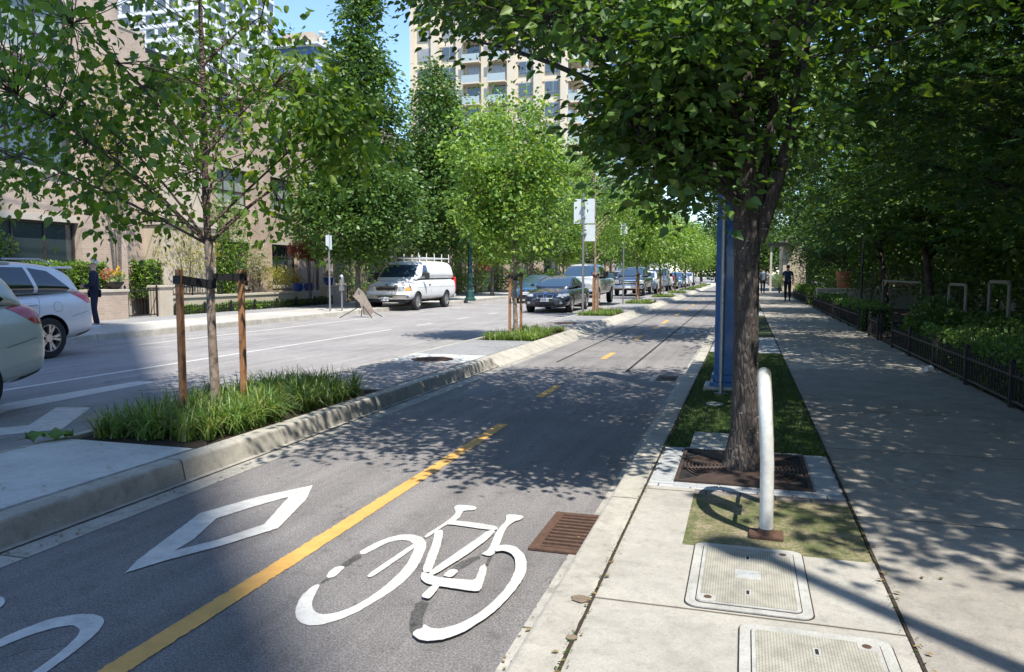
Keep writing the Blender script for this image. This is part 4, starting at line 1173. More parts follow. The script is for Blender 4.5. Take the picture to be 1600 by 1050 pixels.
def tower(name, label, x0, x1, y0, y1, h, fh, nf, ns, wall, glass, zmin=2, zview=(0, 60), ww=.62, wh=.62, balc=None, bands=None, roofbits=True):
    root = empty(name, (0, 0, 0), label, "tower")
    W = MB().box(x0, x1, y0, y1, 0, h)
    W.build("wall", wall, root)
    slots = []
    nfl = int((h - zmin) / fh)
    for f in range(nfl):
        z = zmin + f * fh
        for i in range(nf):
            bw = (x1 - x0) / nf; slots.append(('y', x0 + bw * (i + .5), z, bw * ww))
        for i in range(ns):
            bw = (y1 - y0) / ns; slots.append(('x', y0 + bw * (i + .5), z, bw * ww))
    mid = sum(zview) / 2
    slots.sort(key=lambda s: (abs(s[2] - mid), s[0] == 'x'))
    rest = MB(); cache = {}
    def shape(m, face, c, z, w, ox=0, oy=0):
        hh = fh * wh
        def B(a0, a1, d0, d1, b0, b1):
            if face == 'y': m.box(c + a0, c + a1, y0 - d1, y0 - d0, z + b0, z + b1)
            else: m.box(x1 + d0, x1 + d1, c + a0, c + a1, z + b0, z + b1)
        m.mat(0); B(-w / 2, w / 2, 0, .10, .35 * fh * .9, .35 * fh * .9 + hh)
        b0 = .35 * fh * .9
        m.mat(1)
        q = w / 2 - .06
        B(-q, -.04 + q * .25, .10, .16, b0 + .07 + hh * .22, b0 + hh - .07)
        B(.04 + q * .25, q, .10, .16, b0 + .07 + hh * .22, b0 + hh - .07)
        B(-q, q, .10, .16, b0 + .06, b0 + hh * .20)
        m.mat(0)
    for i, (face, c, z, w) in enumerate(slots):
        if i < 96:
            m = MB(); shape(m, face, c, z, w); m.build("window", [MAT['tframe'], MAT['tblind'] if random.random() < .35 else glass], root)
        else:
            shape(rest, face, c, z, w)
    if rest.v: tag(rest.build("windows", [MAT['tframe'], glass], root), kind='stuff')
    if bands:
        m = MB()
        for f in range(nfl + 1):
            z = zmin + f * fh
            m.box(x0 - .12, x1 + .12, y0 - .12, y0, z - .18, z + .18); m.box(x1, x1 + .12, y0, y1, z - .18, z + .18)
        m.build("floor_bands", bands, root)
    if balc:
        bx, by0, by1, dep = balc
        cnt = 0
        sl = MB(); rl = MB()
        for f in range(nfl):
            z = zmin + f * fh
            if not (zview[0] - 6 < z < zview[1] + 6): continue
            for yy in (by0, by1):
                b = MB(); b.box(x1, x1 + dep, yy, yy + 5, z - .1, z + .12)
                o = b.build("balcony", wall, root)
                g = MB(); g.box(x1 + dep - .06, x1 + dep, yy, yy + 5, z + .12, z + 1.15); g.box(x1 + .14, x1 + dep - .06, yy, yy + .06, z + .12, z + 1.15)
                g.build("railing", MAT['tglassrail'], o)
    return root
MAT['tblind'] = M_plain("tower_blind", (0.32, 0.33, 0.31), 0.3, coat=1.0, var=.2, scale=1)
MAT['tframe'] = M_plain("tower_window_frame", (0.62, 0.62, 0.60), 0.6)
MAT['tglass'] = M_glass("tower_glass", (0.06, 0.075, 0.085), 0.06)
MAT['tglassblue'] = M_glass("blue_tower_glass", (0.05, 0.12, 0.26), 0.05)
MAT['tglassrail'] = M_glass("balcony_glass", (0.35, 0.40, 0.38), 0.1)
MAT['tbeige'] = M_plain("beige_precast", (0.62, 0.54, 0.42), 0.85, var=0.06, scale=.4)
MAT['twhite'] = M_plain("white_precast", (0.62, 0.64, 0.66), 0.8, var=0.05, scale=.4)
MAT['tgrey'] = M_plain("grey_precast", (0.34, 0.38, 0.45), 0.8, var=0.05, scale=.4)
MAT['toffice'] = M_plain("pale_office_band", (0.62, 0.64, 0.68), 0.6, var=0.04, scale=.4)
tower("beige_tower", "beige apartment tower with white framed windows and side balconies rising above the trees", -47, -24.2, 105, 130, 74, 2.9, 6, 6, MAT['tbeige'], MAT['tglass'], zview=(16, 44), ww=.50, wh=.62, balc=(0, 106, 117, 2.0), bands=MAT['tbeige'])
tower("office_tower", "blue glass office tower with pale bands just right of the beige tower", -88, -40, 350, 380, 150, 3.6, 12, 4, MAT['toffice'], MAT['tglassblue'], zview=(30, 100), ww=.985, wh=.62)
tower("grey_tower", "small blue grey apartment block with a rooftop pavilion above the low brick townhouse", -117, -102, 170, 184, 54, 3.0, 6, 4, MAT['tgrey'], MAT['tglassblue'], zview=(30, 56), ww=.7, wh=.62, bands=MAT['twhite'])
gp = empty("rooftop_pavilion", (-4.8, 0, 0), "rooftop pavilion with arched openings and chimney on the blue grey tower", "pavilion")
MB().box(-109, -98.5, 172, 182, 54.2, 57.6).build("glass_storey", MAT['tglassblue'], gp)
MB().box(-111, -96.5, 170.5, 184, 57.6, 58.1).build("roof_slab", MAT['twhite'], gp)
m = MB().box(-108, -99.5, 173, 181, 58.1, 61.4)
m.build("penthouse", MAT['stucco'], gp)
MB().box(-98.6, -97.9, 175, 175.7, 58.1, 61.5).lathe([(.8, 61.5), (.8, 61.9)], (-98.2, 175.3, 0), 12).build("chimney", MAT['twhite'], gp)
m = MB()
for x in (-106.5, -104.3, -102.1):
    m.extr([(x, 172.95, 58.3), (x + 1.3, 172.95, 58.3), (x + 1.3, 172.95, 60.1), (x + .65, 172.95, 60.7), (x, 172.95, 60.1)], (0, -.05, 0))
m.build("arch", MAT['winframe'], gp)
tower("white_tower", "white apartment tower with blue glass at the top left behind the young tree", -150, -109.6, 140, 165, 95, 2.9, 13, 7, MAT['twhite'], MAT['tglass'], zview=(38, 62), ww=.74, wh=.6, bands=MAT['twhite'])
bt = [o for o in col.objects if o.name == "beige_tower"][0]
for i in range(7):
    x = -47 + 22.8 * i / 6
    MB().box(x - .55 + (.55 if i == 0 else 0), x + .55 - (.57 if i == 6 else 0), 104.3, 105, 0, 74).build("pier", MAT['tbeige'], bt)
for i in (2, 3):
    x = -47 + 22.8 * (i + .5) / 6
    for f in range(4, 15):
        z = 2 + f * 2.9
        b_ = MB().box(x - 1.3, x + 1.3, 103.5, 104.87, z - .1, z + .1).build("balcony", MAT['tbeige'], bt)
        MB().box(x - 1.3, x + 1.3, 103.5, 103.56, z + .1, z + 1.1).build("railing", MAT['tglassrail'], b_)
# tower block behind the photographer; it throws the soft shade on the near left
tower("behind_tower", "concrete tower standing behind the camera on the right side of the street", 4, 15.9, -34, -15.3, 78, 3.0, 4, 5, MAT['twhite'], MAT['tglass'], zview=(0, 40))

# ------------------------------------------------------------ overhead wires
for k, (dz, lb) in enumerate(((0, "upper"), (-.22, "lower"))):
    pts = [(-16.4 + .25 * k, 12 + 62 * t, 9.0 + dz - 3.2 * t * (1 - t) * 1.2) for t in np.linspace(0, 1, 20)]
    tag(MB().tube(pts, .012, 5).build("overhead_wire", MAT['steel']), f"{lb} of the two thin wires running past the far trees", "wire", "overhead wires")
for k, y in enumerate((9.6, 10.7)):
    pts = [(-18.5 + 28 * t, y + 1.0 * t, 8.2 - 2.4 * t * (1 - t)) for t in np.linspace(0, 1, 16)]
    tag(MB().tube(pts, .013, 5).build("crossing_wire", MAT['black']), f"{['nearer','farther'][k]} wire crossing high over the road above the frame", "wire", "wires crossing the road")
# ------------------------------------------------------------ hedges, fences, garden things
def hedge(name, label, x0, x1, y0, y1, z0, z1, mat, n, size=.045, cat="hedge", group=None, core=True, bumpy=.05):
    root = empty(name, (0, 0, 0), label, cat, group)
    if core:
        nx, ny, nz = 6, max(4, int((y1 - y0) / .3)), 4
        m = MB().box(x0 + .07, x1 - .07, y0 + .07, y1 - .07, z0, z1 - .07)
        m.build("dark_core", MAT['core'], root)  # solid core box; near-black green stands in for shade inside the hedge
    # leaves on top, sides and ends in proportion to area
    dx, dy, dz = x1 - x0, y1 - y0, z1 - z0
    A = np.array([dx * dy, dy * dz, dy * dz, dx * dz, dx * dz]); k = rng.choice(5, n, p=A / A.sum())
    P = np.stack([rng.uniform(x0, x1, n), rng.uniform(y0, y1, n), rng.uniform(z0, z1, n)], 1)
    Nn = np.zeros((n, 3))
    g = gapfield(len(label), 3.0)
    j = np.abs(rng.normal(0, .035, n)) - bumpy * g(P * 2)
    for q, (ax, v, s) in enumerate(((2, z1, 1), (0, x1, 1), (0, x0, -1), (1, y0, -1), (1, y1, 1))):
        s_ = k == q
        P[s_, ax] = v - s * j[s_]; Nn[s_, ax] = s
    D = Nn + rng.normal(0, .7, (n, 3)); D[:, 2] += .4
    leaf_cloud("foliage", P, D, size, RB, mat, root, .45)
    return root
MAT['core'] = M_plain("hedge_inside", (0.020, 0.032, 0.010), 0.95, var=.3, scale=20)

def shrub(name, label, c, R, mat, n, size=.05, cat="shrub", group=None, stems=True, seed=1, up=.45, tmpl=RB, droop=.1):
    root = empty(name, (0, 0, 0), label, cat, group)
    P = ellipsoid(n, c, R, seed, shell=.45, gap=.9)
    D = (P - np.array(c)) / np.array(R) + rng.normal(0, .5, P.shape); D[:, 2] -= droop
    leaf_cloud("foliage", P, D, size, tmpl, mat, root, up)
    if stems:
        m = MB()
        for i in range(7):
            e = P[rng.integers(len(P))]
            m.tube([(c[0] + random.uniform(-.05, .05), c[1] + random.uniform(-.05, .05), .14), ((c[0] + e[0]) / 2, (c[1] + e[1]) / 2, (c[2] - R[2]) * .6 + e[2] * .4), tuple(e)], [.025, .016, .006], 5)
        m.build("stems", MAT['bark2'], root)
    return root

def iron_fence(name, label, pts, z0, h, posts, pick=.11, group=None, mat='blackiron', rail=.018, cat='fence', pw=.022):
    """pts: polyline of (x,y); posts at every vertex"""
    root = empty(name, (0, 0, 0), label, cat, group)
    for (x0, y0), (x1, y1) in zip(pts[:-1], pts[1:]):
        m = MB(); p = MB()
        L = math.hypot(x1 - x0, y1 - y0); n = max(1, int(L / pick)); ux, uy = (x1 - x0) / L, (y1 - y0) / L
        for zz in (z0 + .07, z0 + h - .10):
            m.tube([(x0, y0, zz), (x1, y1, zz)], rail, 4)
        for i in range(1, n):
            x, y = x0 + ux * L * i / n, y0 + uy * L * i / n
            p.box(x - .007, x + .007, y - .007, y + .007, z0 + .05, z0 + h - .02)
        m.v and m.add(p.v, p.f)
        m.build("picket_panel", MAT[mat], root)
    for x, y in pts if posts else ():
        q = MB().box(x - pw, x + pw, y - pw, y + pw, z0 - .02, z0 + h + .02)
        q.lathe([(.026, z0 + h + .02), (.03, z0 + h + .045), (.008, z0 + h + .075)], (x, y, 0), 8)
        q.build("post", MAT[mat], root)
    return root
FX = 2.57
iron_fence("garden_fence", "nearest low black iron railing along the right pavement in front of the bright hedge", [(FX, y) for y in (3.8, 5.45, 7.1, 8.73, 10.38, 12.04, 13.7, 15.25)], .147, .42, True, group="low railings on the right")
iron_fence("garden_gate", "short black iron gate panel between two garden paths on the right", [(FX, 16.85), (FX, 18.0)], .147, .46, True, cat="gate")
iron_fence("garden_fence", "black railing return running into the garden beside the path on the right", [(FX + .06, 16.85), (3.9, 16.85)], .147, .46, True, group="low railings on the right")
iron_fence("garden_fence", "low black railing beyond the gate on the right, with dark planting behind", [(FX, y) for y in (19.6, 21.4, 23.2, 25.0, 26.8, 28.6, 30.4, 32.2)], .147, .46, True, group="low railings on the right")
iron_fence("garden_fence", "farthest low black railing on the right behind the walking person", [(FX, y) for y in (35.5, 37.5, 39.5, 41.5, 43.5, 45.5)], .147, .46, True, group="low railings on the right")
hedge("hedge", "bright green box hedge behind the nearest railing on the right", 2.68, 3.35, 5.5, 13.6, .14, .66, MAT['leaf_hedge_dark'], 15000, .042)
hedge("hedge", "darker low hedge behind the bright one in the right garden", 3.4, 4.6, 7.0, 16.5, .14, .72, MAT['leaf_dark'], 9000, .06)
hedge("hedge", "low clipped hedge with brighter top behind the second railing on the right", 2.68, 3.3, 19.8, 32, .14, .70, MAT['leaf_hedge_dark'], 9000, .06)
hedge("hedge", "small clipped hedge behind the farthest right railing near the walking person", 2.68, 3.3, 35.7, 45.5, .14, .85, MAT['leaf_hedge'], 5000, .08)
for i, (x, y, r_, zc) in enumerate([(3.1, 14.6, .5, .6), (5.2, 12, .9, .9), (5.4, 16.5, 1.0, 1.0), (4.9, 21, .9, .9), (3.6, 34, .9, 1.0), (4.3, 30, 1.1, 1.2), (3.7, 40, 1.0, 1.3), (3.9, 47, 1.2, 1.5), (3.9, 55, 1.2, 1.4), (6.0, 26, 1.2, 1.3)]):
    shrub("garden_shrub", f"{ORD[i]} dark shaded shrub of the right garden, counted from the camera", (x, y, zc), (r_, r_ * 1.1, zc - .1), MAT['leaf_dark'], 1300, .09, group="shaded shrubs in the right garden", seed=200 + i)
shrub("garden_shrub", "bright lime potted shrub by the pale entrance at the far end of the right pavement", (2.3, 58, 1.0), (.5, .5, .5), MAT['leaf_lime'], 500, .10, seed=240)
# pale hoop frames in the right garden
for i, (ya, yb, zt) in enumerate([(14.62, 15.7, 1.34), (17.24, 18.54, 1.26), (21.3, 26.9, 1.26)]):
    m = MB().tube([(4.2, ya, .14), (4.2, ya, zt - .06), (4.2, ya + .06, zt), (4.2, yb - .06, zt), (4.2, yb, zt - .06), (4.2, yb, .14)], .032 if i < 2 else .03, 8)
    tag(m.build("garden_hoop", MAT['hoop'], smooth=True), ["nearest pale hoop frame standing in the dark right garden", "middle pale hoop frame standing in the dark right garden", "widest and farthest pale hoop frame in the right garden"][i], "hoop frame", "pale hoop frames in the right garden")
lw = empty("garden_wall", (0, 0, 0), "low pale concrete garden wall beside the terracotta pot on the right", "wall")
MB().box(2.72, 6.6, 32.6, 32.9, .13, .86).build("wall", MAT['trim'], lw)
MB().box(2.70, 6.62, 32.57, 32.93, .86, .92).build("coping", MAT['trim'], lw)
po = empty("plant_pot", (3.75, 33.3, .42), "terracotta plant pot behind the low pale wall on the right", "pot")
MB().lathe([(.18, .3), (.24, .6), (.28, 1.05), (.30, 1.10), (.30, 1.16), (.25, 1.16)], n=24).build("pot", MAT['terracotta'], po, smooth=True)
MB().lathe([(.245, 1.06), (.245, 1.12)], n=20).build("soil", MAT['soil'], po)
tag(MB().tube([(3.25, 24.5, .14), (3.25, 24.5, 2.6)], .035, 8).lathe([(.06, 2.6), (.02, 2.7)], (3.25, 24.5, 0), 8).build("garden_post", MAT['black']), "slender black post standing behind the second railing in the right garden", "post")
cup = empty("paper_cup", (2.40, 11.55, .147), "crumpled white paper cup lying against the foot of the right railing", "cup", rz=.8)
MB().lathe([(.033, -.05), (.045, .05), (.047, .052)], (0, 0, .045), 16, 'x').build("cup", MAT['paper'], cup, smooth=True)
MB().lathe([(.048, .052), (.048, .06), (.02, .066)], (0, 0, .045), 16, 'x').build("cup_lid", MAT['paper'], cup)

# ---- left garden frontage (x about -17.7)
def block(name, label, cat, parts, group=None):
    r_ = empty(name, (0, 0, 0), label, cat, group)
    for nm, mt, bxs in parts:
        m = MB()
        for b in bxs: m.box(*b)
        m.build(nm, MAT[mt], r_, bevel=.008)
    return r_
block("gate_pier", "brick gate pier with stone cap left of the garden gate, behind the standing man", "pier", [("wall", 'brick', [(-18.1, -17.6, 17.4, 18.6, .14, .95)]), ("cap", 'trim', [(-18.14, -17.56, 17.36, 18.64, .95, 1.03)])])
block("gate_pier", "pale stone gate pier right of the garden gate on the far pavement", "pier", [("wall", 'stucco', [(-18.1, -17.65, 20.0, 20.55, .14, 1.05)]), ("cap", 'trim', [(-18.14, -17.61, 19.96, 20.59, 1.05, 1.12)])])
iron_fence("garden_gate", "tall thin iron gate between the two piers on the far pavement", [(-17.75, 18.65), (-17.75, 19.95)], .147, .92, True, pick=.12, cat="gate")
block("retaining_wall", "low sunlit beige retaining wall behind the little railing on the far side", "wall", [("wall", 'stucco', [(-18.5, -18.2, 20.6, 30.4, .14, .66)]), ("coping", 'trim', [(-18.54, -18.16, 20.6, 30.4, .66, .74)])])
iron_fence("garden_fence", "black picket railing standing on the beige retaining wall", [(-18.34, 20.7), (-18.34, 22.3), (-18.34, 23.9)], .74, .42, True, pick=.13)
iron_fence("garden_fence", "low black railing with ivy along the far pavement", [(-17.6, y) for y in (20.6, 22.0, 23.4, 24.8, 26.2, 27.6, 29.0, 30.4)], .147, .34, True, pick=.12, pw=.035)
hedge("ivy_bed", "bright ivy bed between the low railing and the beige wall on the far side", -18.15, -17.65, 20.7, 30.3, .13, .36, MAT['leaf_hedge'], 7000, .075, cat="ivy")
hedge("hedge", "clipped bright hedge behind the picket railing on the far side", -19.0, -18.45, 20.2, 24.9, .7, 1.85, MAT['leaf_hedge'], 9000, .075)
hedge("hedge", "dark clipped hedge directly behind the standing man", -19.0, -18.2, 12.0, 17.3, .14, 1.75, MAT['leaf_hedge'], 10000, .075)
hedge("hedge", "short hedge between the standing man and the gate on the far side", -18.9, -18.2, 17.5, 18.5, 1.0, 1.78, MAT['leaf_hedge'], 2200, .075)
shrub("shrub", "yellow leaved shrub in front of the beige stucco bay", (-18.4, 22.2, 2.3), (.7, 1.5, .95), MAT['leaf_yellow'], 2600, .075, seed=301)
shrub("shrub", "dense fresh green shrub right behind the nearest young tree's stem", (-18.6, 24.6, 2.6), (.8, .9, 1.9), MAT['leaf_hedge'], 3800, .085, seed=302)
shrub("shrub", "pale silvery shrub beside the fresh green one on the far side", (-18.6, 26.4, 2.0), (.5, .6, .8), MAT['leaf_pale'], 1400, .07, seed=303)
shrub("shrub", "broad light green shrub spilling over the beige wall on the far side", (-18.4, 27.6, 1.35), (.6, 1.4, .5), MAT['leaf_yellow'], 1500, .07, seed=304, stems=False)
shrub("shrub", "bright bush at the left edge above the white car's roof", (-18.6, 13.8, 2.2), (.9, 2.0, .6), MAT['leaf_hedge'], 3000, .09, seed=305, stems=False)
shrub("shrub", "yellow green climbing plant beside the wall lantern", (-18.2, 18.9, 5.6), (.4, .8, 2.4), MAT['leaf_yellow'], 1100, .10, seed=306)
rm = shrub("red_maple", "small red leaved maple in front of the brick townhouse window", (-17.75, 28.9, 2.55), (.8, 1.15, .48), MAT['leaf_red'], 4500, .085, cat="tree", seed=307, stems=True, up=.7, droop=.5)
shrub("red_maple", "red leaved shrub behind the green lamp post", (-18.2, 44, 2.2), (.9, 1.6, .6), MAT['leaf_red'], 900, .10, cat="tree", seed=308)
shrub("red_maple", "dark red shrub glimpsed behind the dark sedan's roof", (-18.0, 52, 2.2), (.9, 1.8, .6), MAT['leaf_red'], 900, .11, cat="tree", seed=309)
for i, y in enumerate((33.5, 38.5, 42, 47, 51, 56, 61, 67, 74)):
    shrub("garden_shrub", f"{ORD[i]} green shrub along the far gardens beyond the van, counted from the camera", (-18.1, y, 1.1), (.8, 1.9, .95), MAT['leaf_hedge' if i % 2 else 'leaf_dark'], 1400, .10 + .008 * i, group="shrubs along the far gardens", seed=320 + i)
block("planter_wall", "brick planter wall with beige coping below the blue pots", "wall", [("wall", 'brick', [(-18.15, -17.85, 30.45, 32.2, .14, .9)]), ("coping", 'trim', [(-18.2, -17.8, 30.45, 32.25, .9, .98)])])
for i, (y, x) in enumerate(((28.9, -18.0), (30.9, -18.0), (29.7, -17.95))):
    z = (.98, .98, .74)[i]
    if i != 1: z = .74
    r_ = empty("flower_pot", (x - (.35 if i != 1 else 0), y, z), ["left blue glazed flower pot on the beige wall below the red maple", "blue glazed flower pot with red flowers on the brick planter wall", "small blue glazed bowl between the two larger pots"][i], "flower pot", "blue glazed pots")
    MB().lathe([(.14, 0), (.24, .16), (.26, .30), (.27, .34), (.22, .34)], n=20).build("pot", MAT['bluepot'], r_, smooth=True)
    if i != 2:
        P = ellipsoid(120, (0, 0, .48), (.24, .24, .16), 400 + i); leaf_cloud("foliage", P, rng.normal(0, 1, P.shape), .07, RB, MAT['leaf_hedge'], r_, .3)
        P = ellipsoid(90, (0, 0, .52), (.25, .25, .16), 410 + i); leaf_cloud("blossom", P, rng.normal(0, 1, P.shape), .06, RB, MAT['flower_red'], r_, .3)
fb = empty("flower_pot", (-17.85, 18.35, 1.03), "dark bowl of yellow and pink flowers on the brick gate pier", "flower pot")
MB().lathe([(.12, 0), (.26, .16), (.28, .22), (.2, .22)], n=18).build("pot", MAT['black'], fb, smooth=True)
P = ellipsoid(160, (0, 0, .36), (.38, .42, .2), 420); leaf_cloud("foliage", P, rng.normal(0, 1, P.shape), .08, RB, MAT['leaf_hedge'], fb, .3)
P = ellipsoid(60, (0, .1, .52), (.22, .22, .14), 421); leaf_cloud("blossom", P, rng.normal(0, 1, P.shape), .09, RB, MAT['flower_yellow'], fb, .3)
P = ellipsoid(60, (0, -.3, .42), (.15, .2, .2), 422); leaf_cloud("blossom", P, rng.normal(0, 1, P.shape), .07, RB, MAT['flower_red'], fb, .3)
iron_fence("garden_gate", "black gate with handrail right of the blue pots", [(-17.9, 32.4), (-17.9, 33.6)], .147, .85, True, pick=.13, cat="gate")
# dappled multi-stem garden trees hiding the far-left facade
for i, (x, y, h, mt) in enumerate([(-17.6, 35.5, 5.2, 'leaf_dark'), (-17.4, 24.3, 3.9, 'leaf_hedge'), (-17.8, 41, 5.5, 'leaf_dark'), (-17.8, 50, 6, 'leaf_lime')][:]):
    if i == 1: continue
    cl = ellipsoid(150, (x, y, h * .62), (1.4, 1.9, h * .32), 430 + i, gap=.8)
    grow("garden_tree", f"{['small dark tree shading the garden door just left of the van','','small dark tree behind the green lamp post','light green garden tree behind the dark sedan'][i]}", "tree", None, (x, y), [(0, 0, .1, .07), (.05, 0, 1.3, .05), (.1, 0, h * .8, .015)], cl, MAT[mt], MAT['bark2'], per=22, cr=.25, size=.12, limbs=12, twigs=False, zb=.9)

# ------------------------------------------------------------ street furniture
# bent bicycle rack seen edge-on
rk = empty("bike_rack", (0.13, 4.04, .143), "worn white hoop bike rack on the mossy ground in front of the big tree", "bike rack", rz=math.radians(-1.8))
R0 = .034
arc = [(0, 0, .02), (0, 0, .2), (-.003, .0, .42), (-.012, .01, .60), (-.020, .04, .72), (-.026, .10, .81), (-.030, .19, .865), (-.032, .30, .88), (-.030, .41, .865), (-.026, .50, .81), (-.020, .56, .72), (-.012, .59, .60), (-.003, .60, .42), (0, .60, .2), (0, .60, .02)]
MB().tube([(x, y, z * .91) for x, y, z in arc], R0, 20).build("hoop", MAT['rackpaint'], rk, smooth=True, angle=60)
for yy in (0,):
    MB().box(-.085, .085, yy - .06, yy + .06, -.006, .022).build("base_plate", MAT['rust'], rk, bevel=.01)
    MB().lathe([(.045, .02), (.036, .045)], (0, yy, 0), 16).build("collar", MAT['rust'], rk)
pl = MB().extr([(-.018, .20, .30), (-.018, .40, .30), (-.018, .40, .80), (-.018, .20, .80)], (.010, 0, 0)).build("centre_plate", MAT['steel'], rk)
MB().tube([(-.012, .02, .36), (-.012, .2, .36)], .012, 6).tube([(-.012, .4, .36), (-.012, .58, .36)], .012, 6).build("plate_arm", MAT['steel'], rk)
def text_obj(name, body, size, mat, parent, loc, rot, extrude=.001, align='CENTER'):
    cu = bpy.data.curves.new(name, 'FONT'); cu.body = body; cu.size = size; cu.align_x = align; cu.align_y = 'CENTER'; cu.extrude = extrude
    o = bpy.data.objects.new(name, cu); col.objects.link(o)
    bpy.context.view_layer.update()
    dg = bpy.context.evaluated_depsgraph_get()
    me = bpy.data.meshes.new_from_object(o.evaluated_get(dg)); bpy.data.objects.remove(o)
    me.materials.clear(); me.materials.append(mat)
    o = bpy.data.objects.new(name, me); col.objects.link(o); o.parent = parent; o.location = loc; o.rotation_euler = rot
    return o
text_obj("plate_lettering", "VANC", .07, MAT['white'], rk, (-.0195, .3, .56), (math.pi / 2, -math.pi / 2, -math.pi / 2))

# blue pylon
py_ = empty("blue_pylon", (-.14, 9.35, .14), "tall dark blue steel pylon half hidden by the big tree trunk", "pylon")
def octo(w, d, c): return [(-w + c, -d), (w - c, -d), (w, -d + c), (w, d - c), (w - c, d), (-w + c, d), (-w, d - c), (-w, -d + c)]
MB().box(-.30, .34, -.27, .27, -.03, .035).build("footing", MAT['kerb'], py_, bevel=.01)
MB().prism(octo(.235, .2, .05), .035, .085).prism(octo(.215, .18, .05), .085, .17).build("base_flange", MAT['bluepaint'], py_, bevel=.008)
m = MB().prism(octo(.19, .155, .07), .17, 4.6)
m.build("column", MAT['bluepaint'], py_, bevel=.006)
m = MB()
for sx in (-1, 1):
    for sy in (-1, 1): m.lathe([(.02, .085), (.02, .12)], (sx * .2, sy * .16, 0), 8)
m.build("bolt", MAT['steel'], py_)
MB().box(-.1, .1, -.170, -.1555, 1.0, 1.55).build("access_panel", MAT['bluepaint'], py_, bevel=.003)
gp2 = empty("sign_post", (-.235, 8.85, .137), "grey steel pole with a round blue bicycle sign, just in front of the blue pylon", "sign post")
MB().tube([(0, 0, 0), (0, 0, 2.75)], .024, 12).build("pole", MAT['steel'], gp2, smooth=True)
MB().lathe([(.0, 0), (.075, .0), (.075, .012), (.0, .012)], n=24).build("pole_foot", MAT['steel'], gp2)
d = MB().lathe([(.14, -.032), (.14, -.028)], (0, 0, 2.45), 28, 'y').build("sign_disc", MAT['bluesign'], gp2)
m = MB()
for cx in (-.05, .05):
    for k in range(14):
        a, b = 2 * math.pi * k / 14, 2 * math.pi * (k + 1) / 14
        m.extr([(cx + .034 * math.cos(a), -.0335, 2.43 + .034 * math.sin(a)), (cx + .034 * math.cos(b), -.0335, 2.43 + .034 * math.sin(b)), (cx + .027 * math.cos(b), -.0335, 2.43 + .027 * math.sin(b)), (cx + .027 * math.cos(a), -.0335, 2.43 + .027 * math.sin(a))], (0, -.001, 0))
m.tube([(-.05, -.035, 2.43), (-.02, -.035, 2.49), (.03, -.035, 2.49), (.05, -.035, 2.43)], .003, 4).tube([(-.02, -.035, 2.49), (.0, -.035, 2.43), (.03, -.035, 2.49)], .003, 4)
m.build("bicycle_emblem", MAT['white'], d)

# back-turned traffic sign on the island
ss = empty("sign_post", (-5.12, 24.95, .147), "galvanised sign post on the island with the bare backs of two rectangular signs", "sign post")
MB().tube([(0, 0, 0), (0, 0, 3.95)], .04, 10).build("pole", MAT['steel'], ss, smooth=True)
MB().lathe([(.055, 1.66), (.055, 1.74)], n=12).build("clamp", MAT['steel'], ss)
MB().box(-.33, .36, .045, .055, 2.98, 3.78).build("sign_panel", MAT['signback'], ss, bevel=.002)
MB().box(.02, .38, .045, .055, 2.40, 2.94).build("sign_panel", MAT['signback'], ss, bevel=.002)
for b_ in ((-.06, .06, -.05, .045, 3.5, 3.56), (-.06, .06, -.05, .045, 3.15, 3.21), (-.06, .10, -.05, .045, 2.62, 2.68)): MB().box(*b_).build("bracket", MAT['steel'], ss)
for i, (x, y, h) in enumerate([(-5.2, 34.2, 3.6), (-5.2, 52, 3.4)]):
    r_ = empty("sign_post", (x, y, .147), ["thin far sign post with a small plate beside the dark pickup", "farthest thin sign post on the island"][i], "sign post")
    MB().tube([(0, 0, 0), (0, 0, h)], .035, 8).build("pole", MAT['steel'], r_)
    MB().box(-.15, .15, .04, .05, h - .5, h - .05).build("sign_panel", MAT['signback'], r_)
# left kerb: parking sign pole and meter, lamp post
sp = empty("sign_post", (-14.2, 24.4, .147), "pale steel parking sign post on the far pavement left of the van", "sign post")
MB().tube([(0, 0, 0), (0, 0, 2.75)], .035, 10).build("pole", MAT['steel'], sp, smooth=True)
MB().box(-.03, .03, -.16, .16, 2.2, 2.7).build("sign_panel", MAT['signback'], sp)
pm = empty("parking_meter", (-14.0, 24.9, .147), "grey single head parking meter beside the parking sign post", "parking meter")
MB().tube([(0, 0, 0), (0, 0, .92)], .032, 10).build("post", MAT['steel'], pm, smooth=True)
MB().lathe([(.05, .90), (.085, .96), (.09, 1.12), (.085, 1.22), (.05, 1.30), (.01, 1.32)], n=16).build("meter_head", MAT['steel'], pm, smooth=True)
MB().box(-.04, .04, -.096, -.085, 1.14, 1.22).build("display", MAT['black'], pm)
MB().box(-.06, .06, -.09, .09, .72, .88).build("housing", MAT['steel'], pm, bevel=.01)
lp = empty("lamp_post", (-13.35, 36.7, .147), "dark green octagonal lamp post at the far kerb behind the white van", "lamp post")
MB().lathe([(.30, -.02), (.30, .10), (.24, .14), (.20, .45), (.14, .5)], n=8).build("base", MAT['greenpaint'], lp)
MB().lathe([(.135, .5), (.12, 3.0), (.09, 7.0)], n=8).build("column", MAT['greenpaint'], lp)
MB().tube([(0, 0, 6.9), (.5, 0, 7.4), (1.4, 0, 7.5)], .04, 6).build("arm", MAT['greenpaint'], lp)
MB().box(1.2, 1.9, -.14, .14, 7.42, 7.56).build("lamp_head", MAT['greenpaint'], lp, bevel=.03)
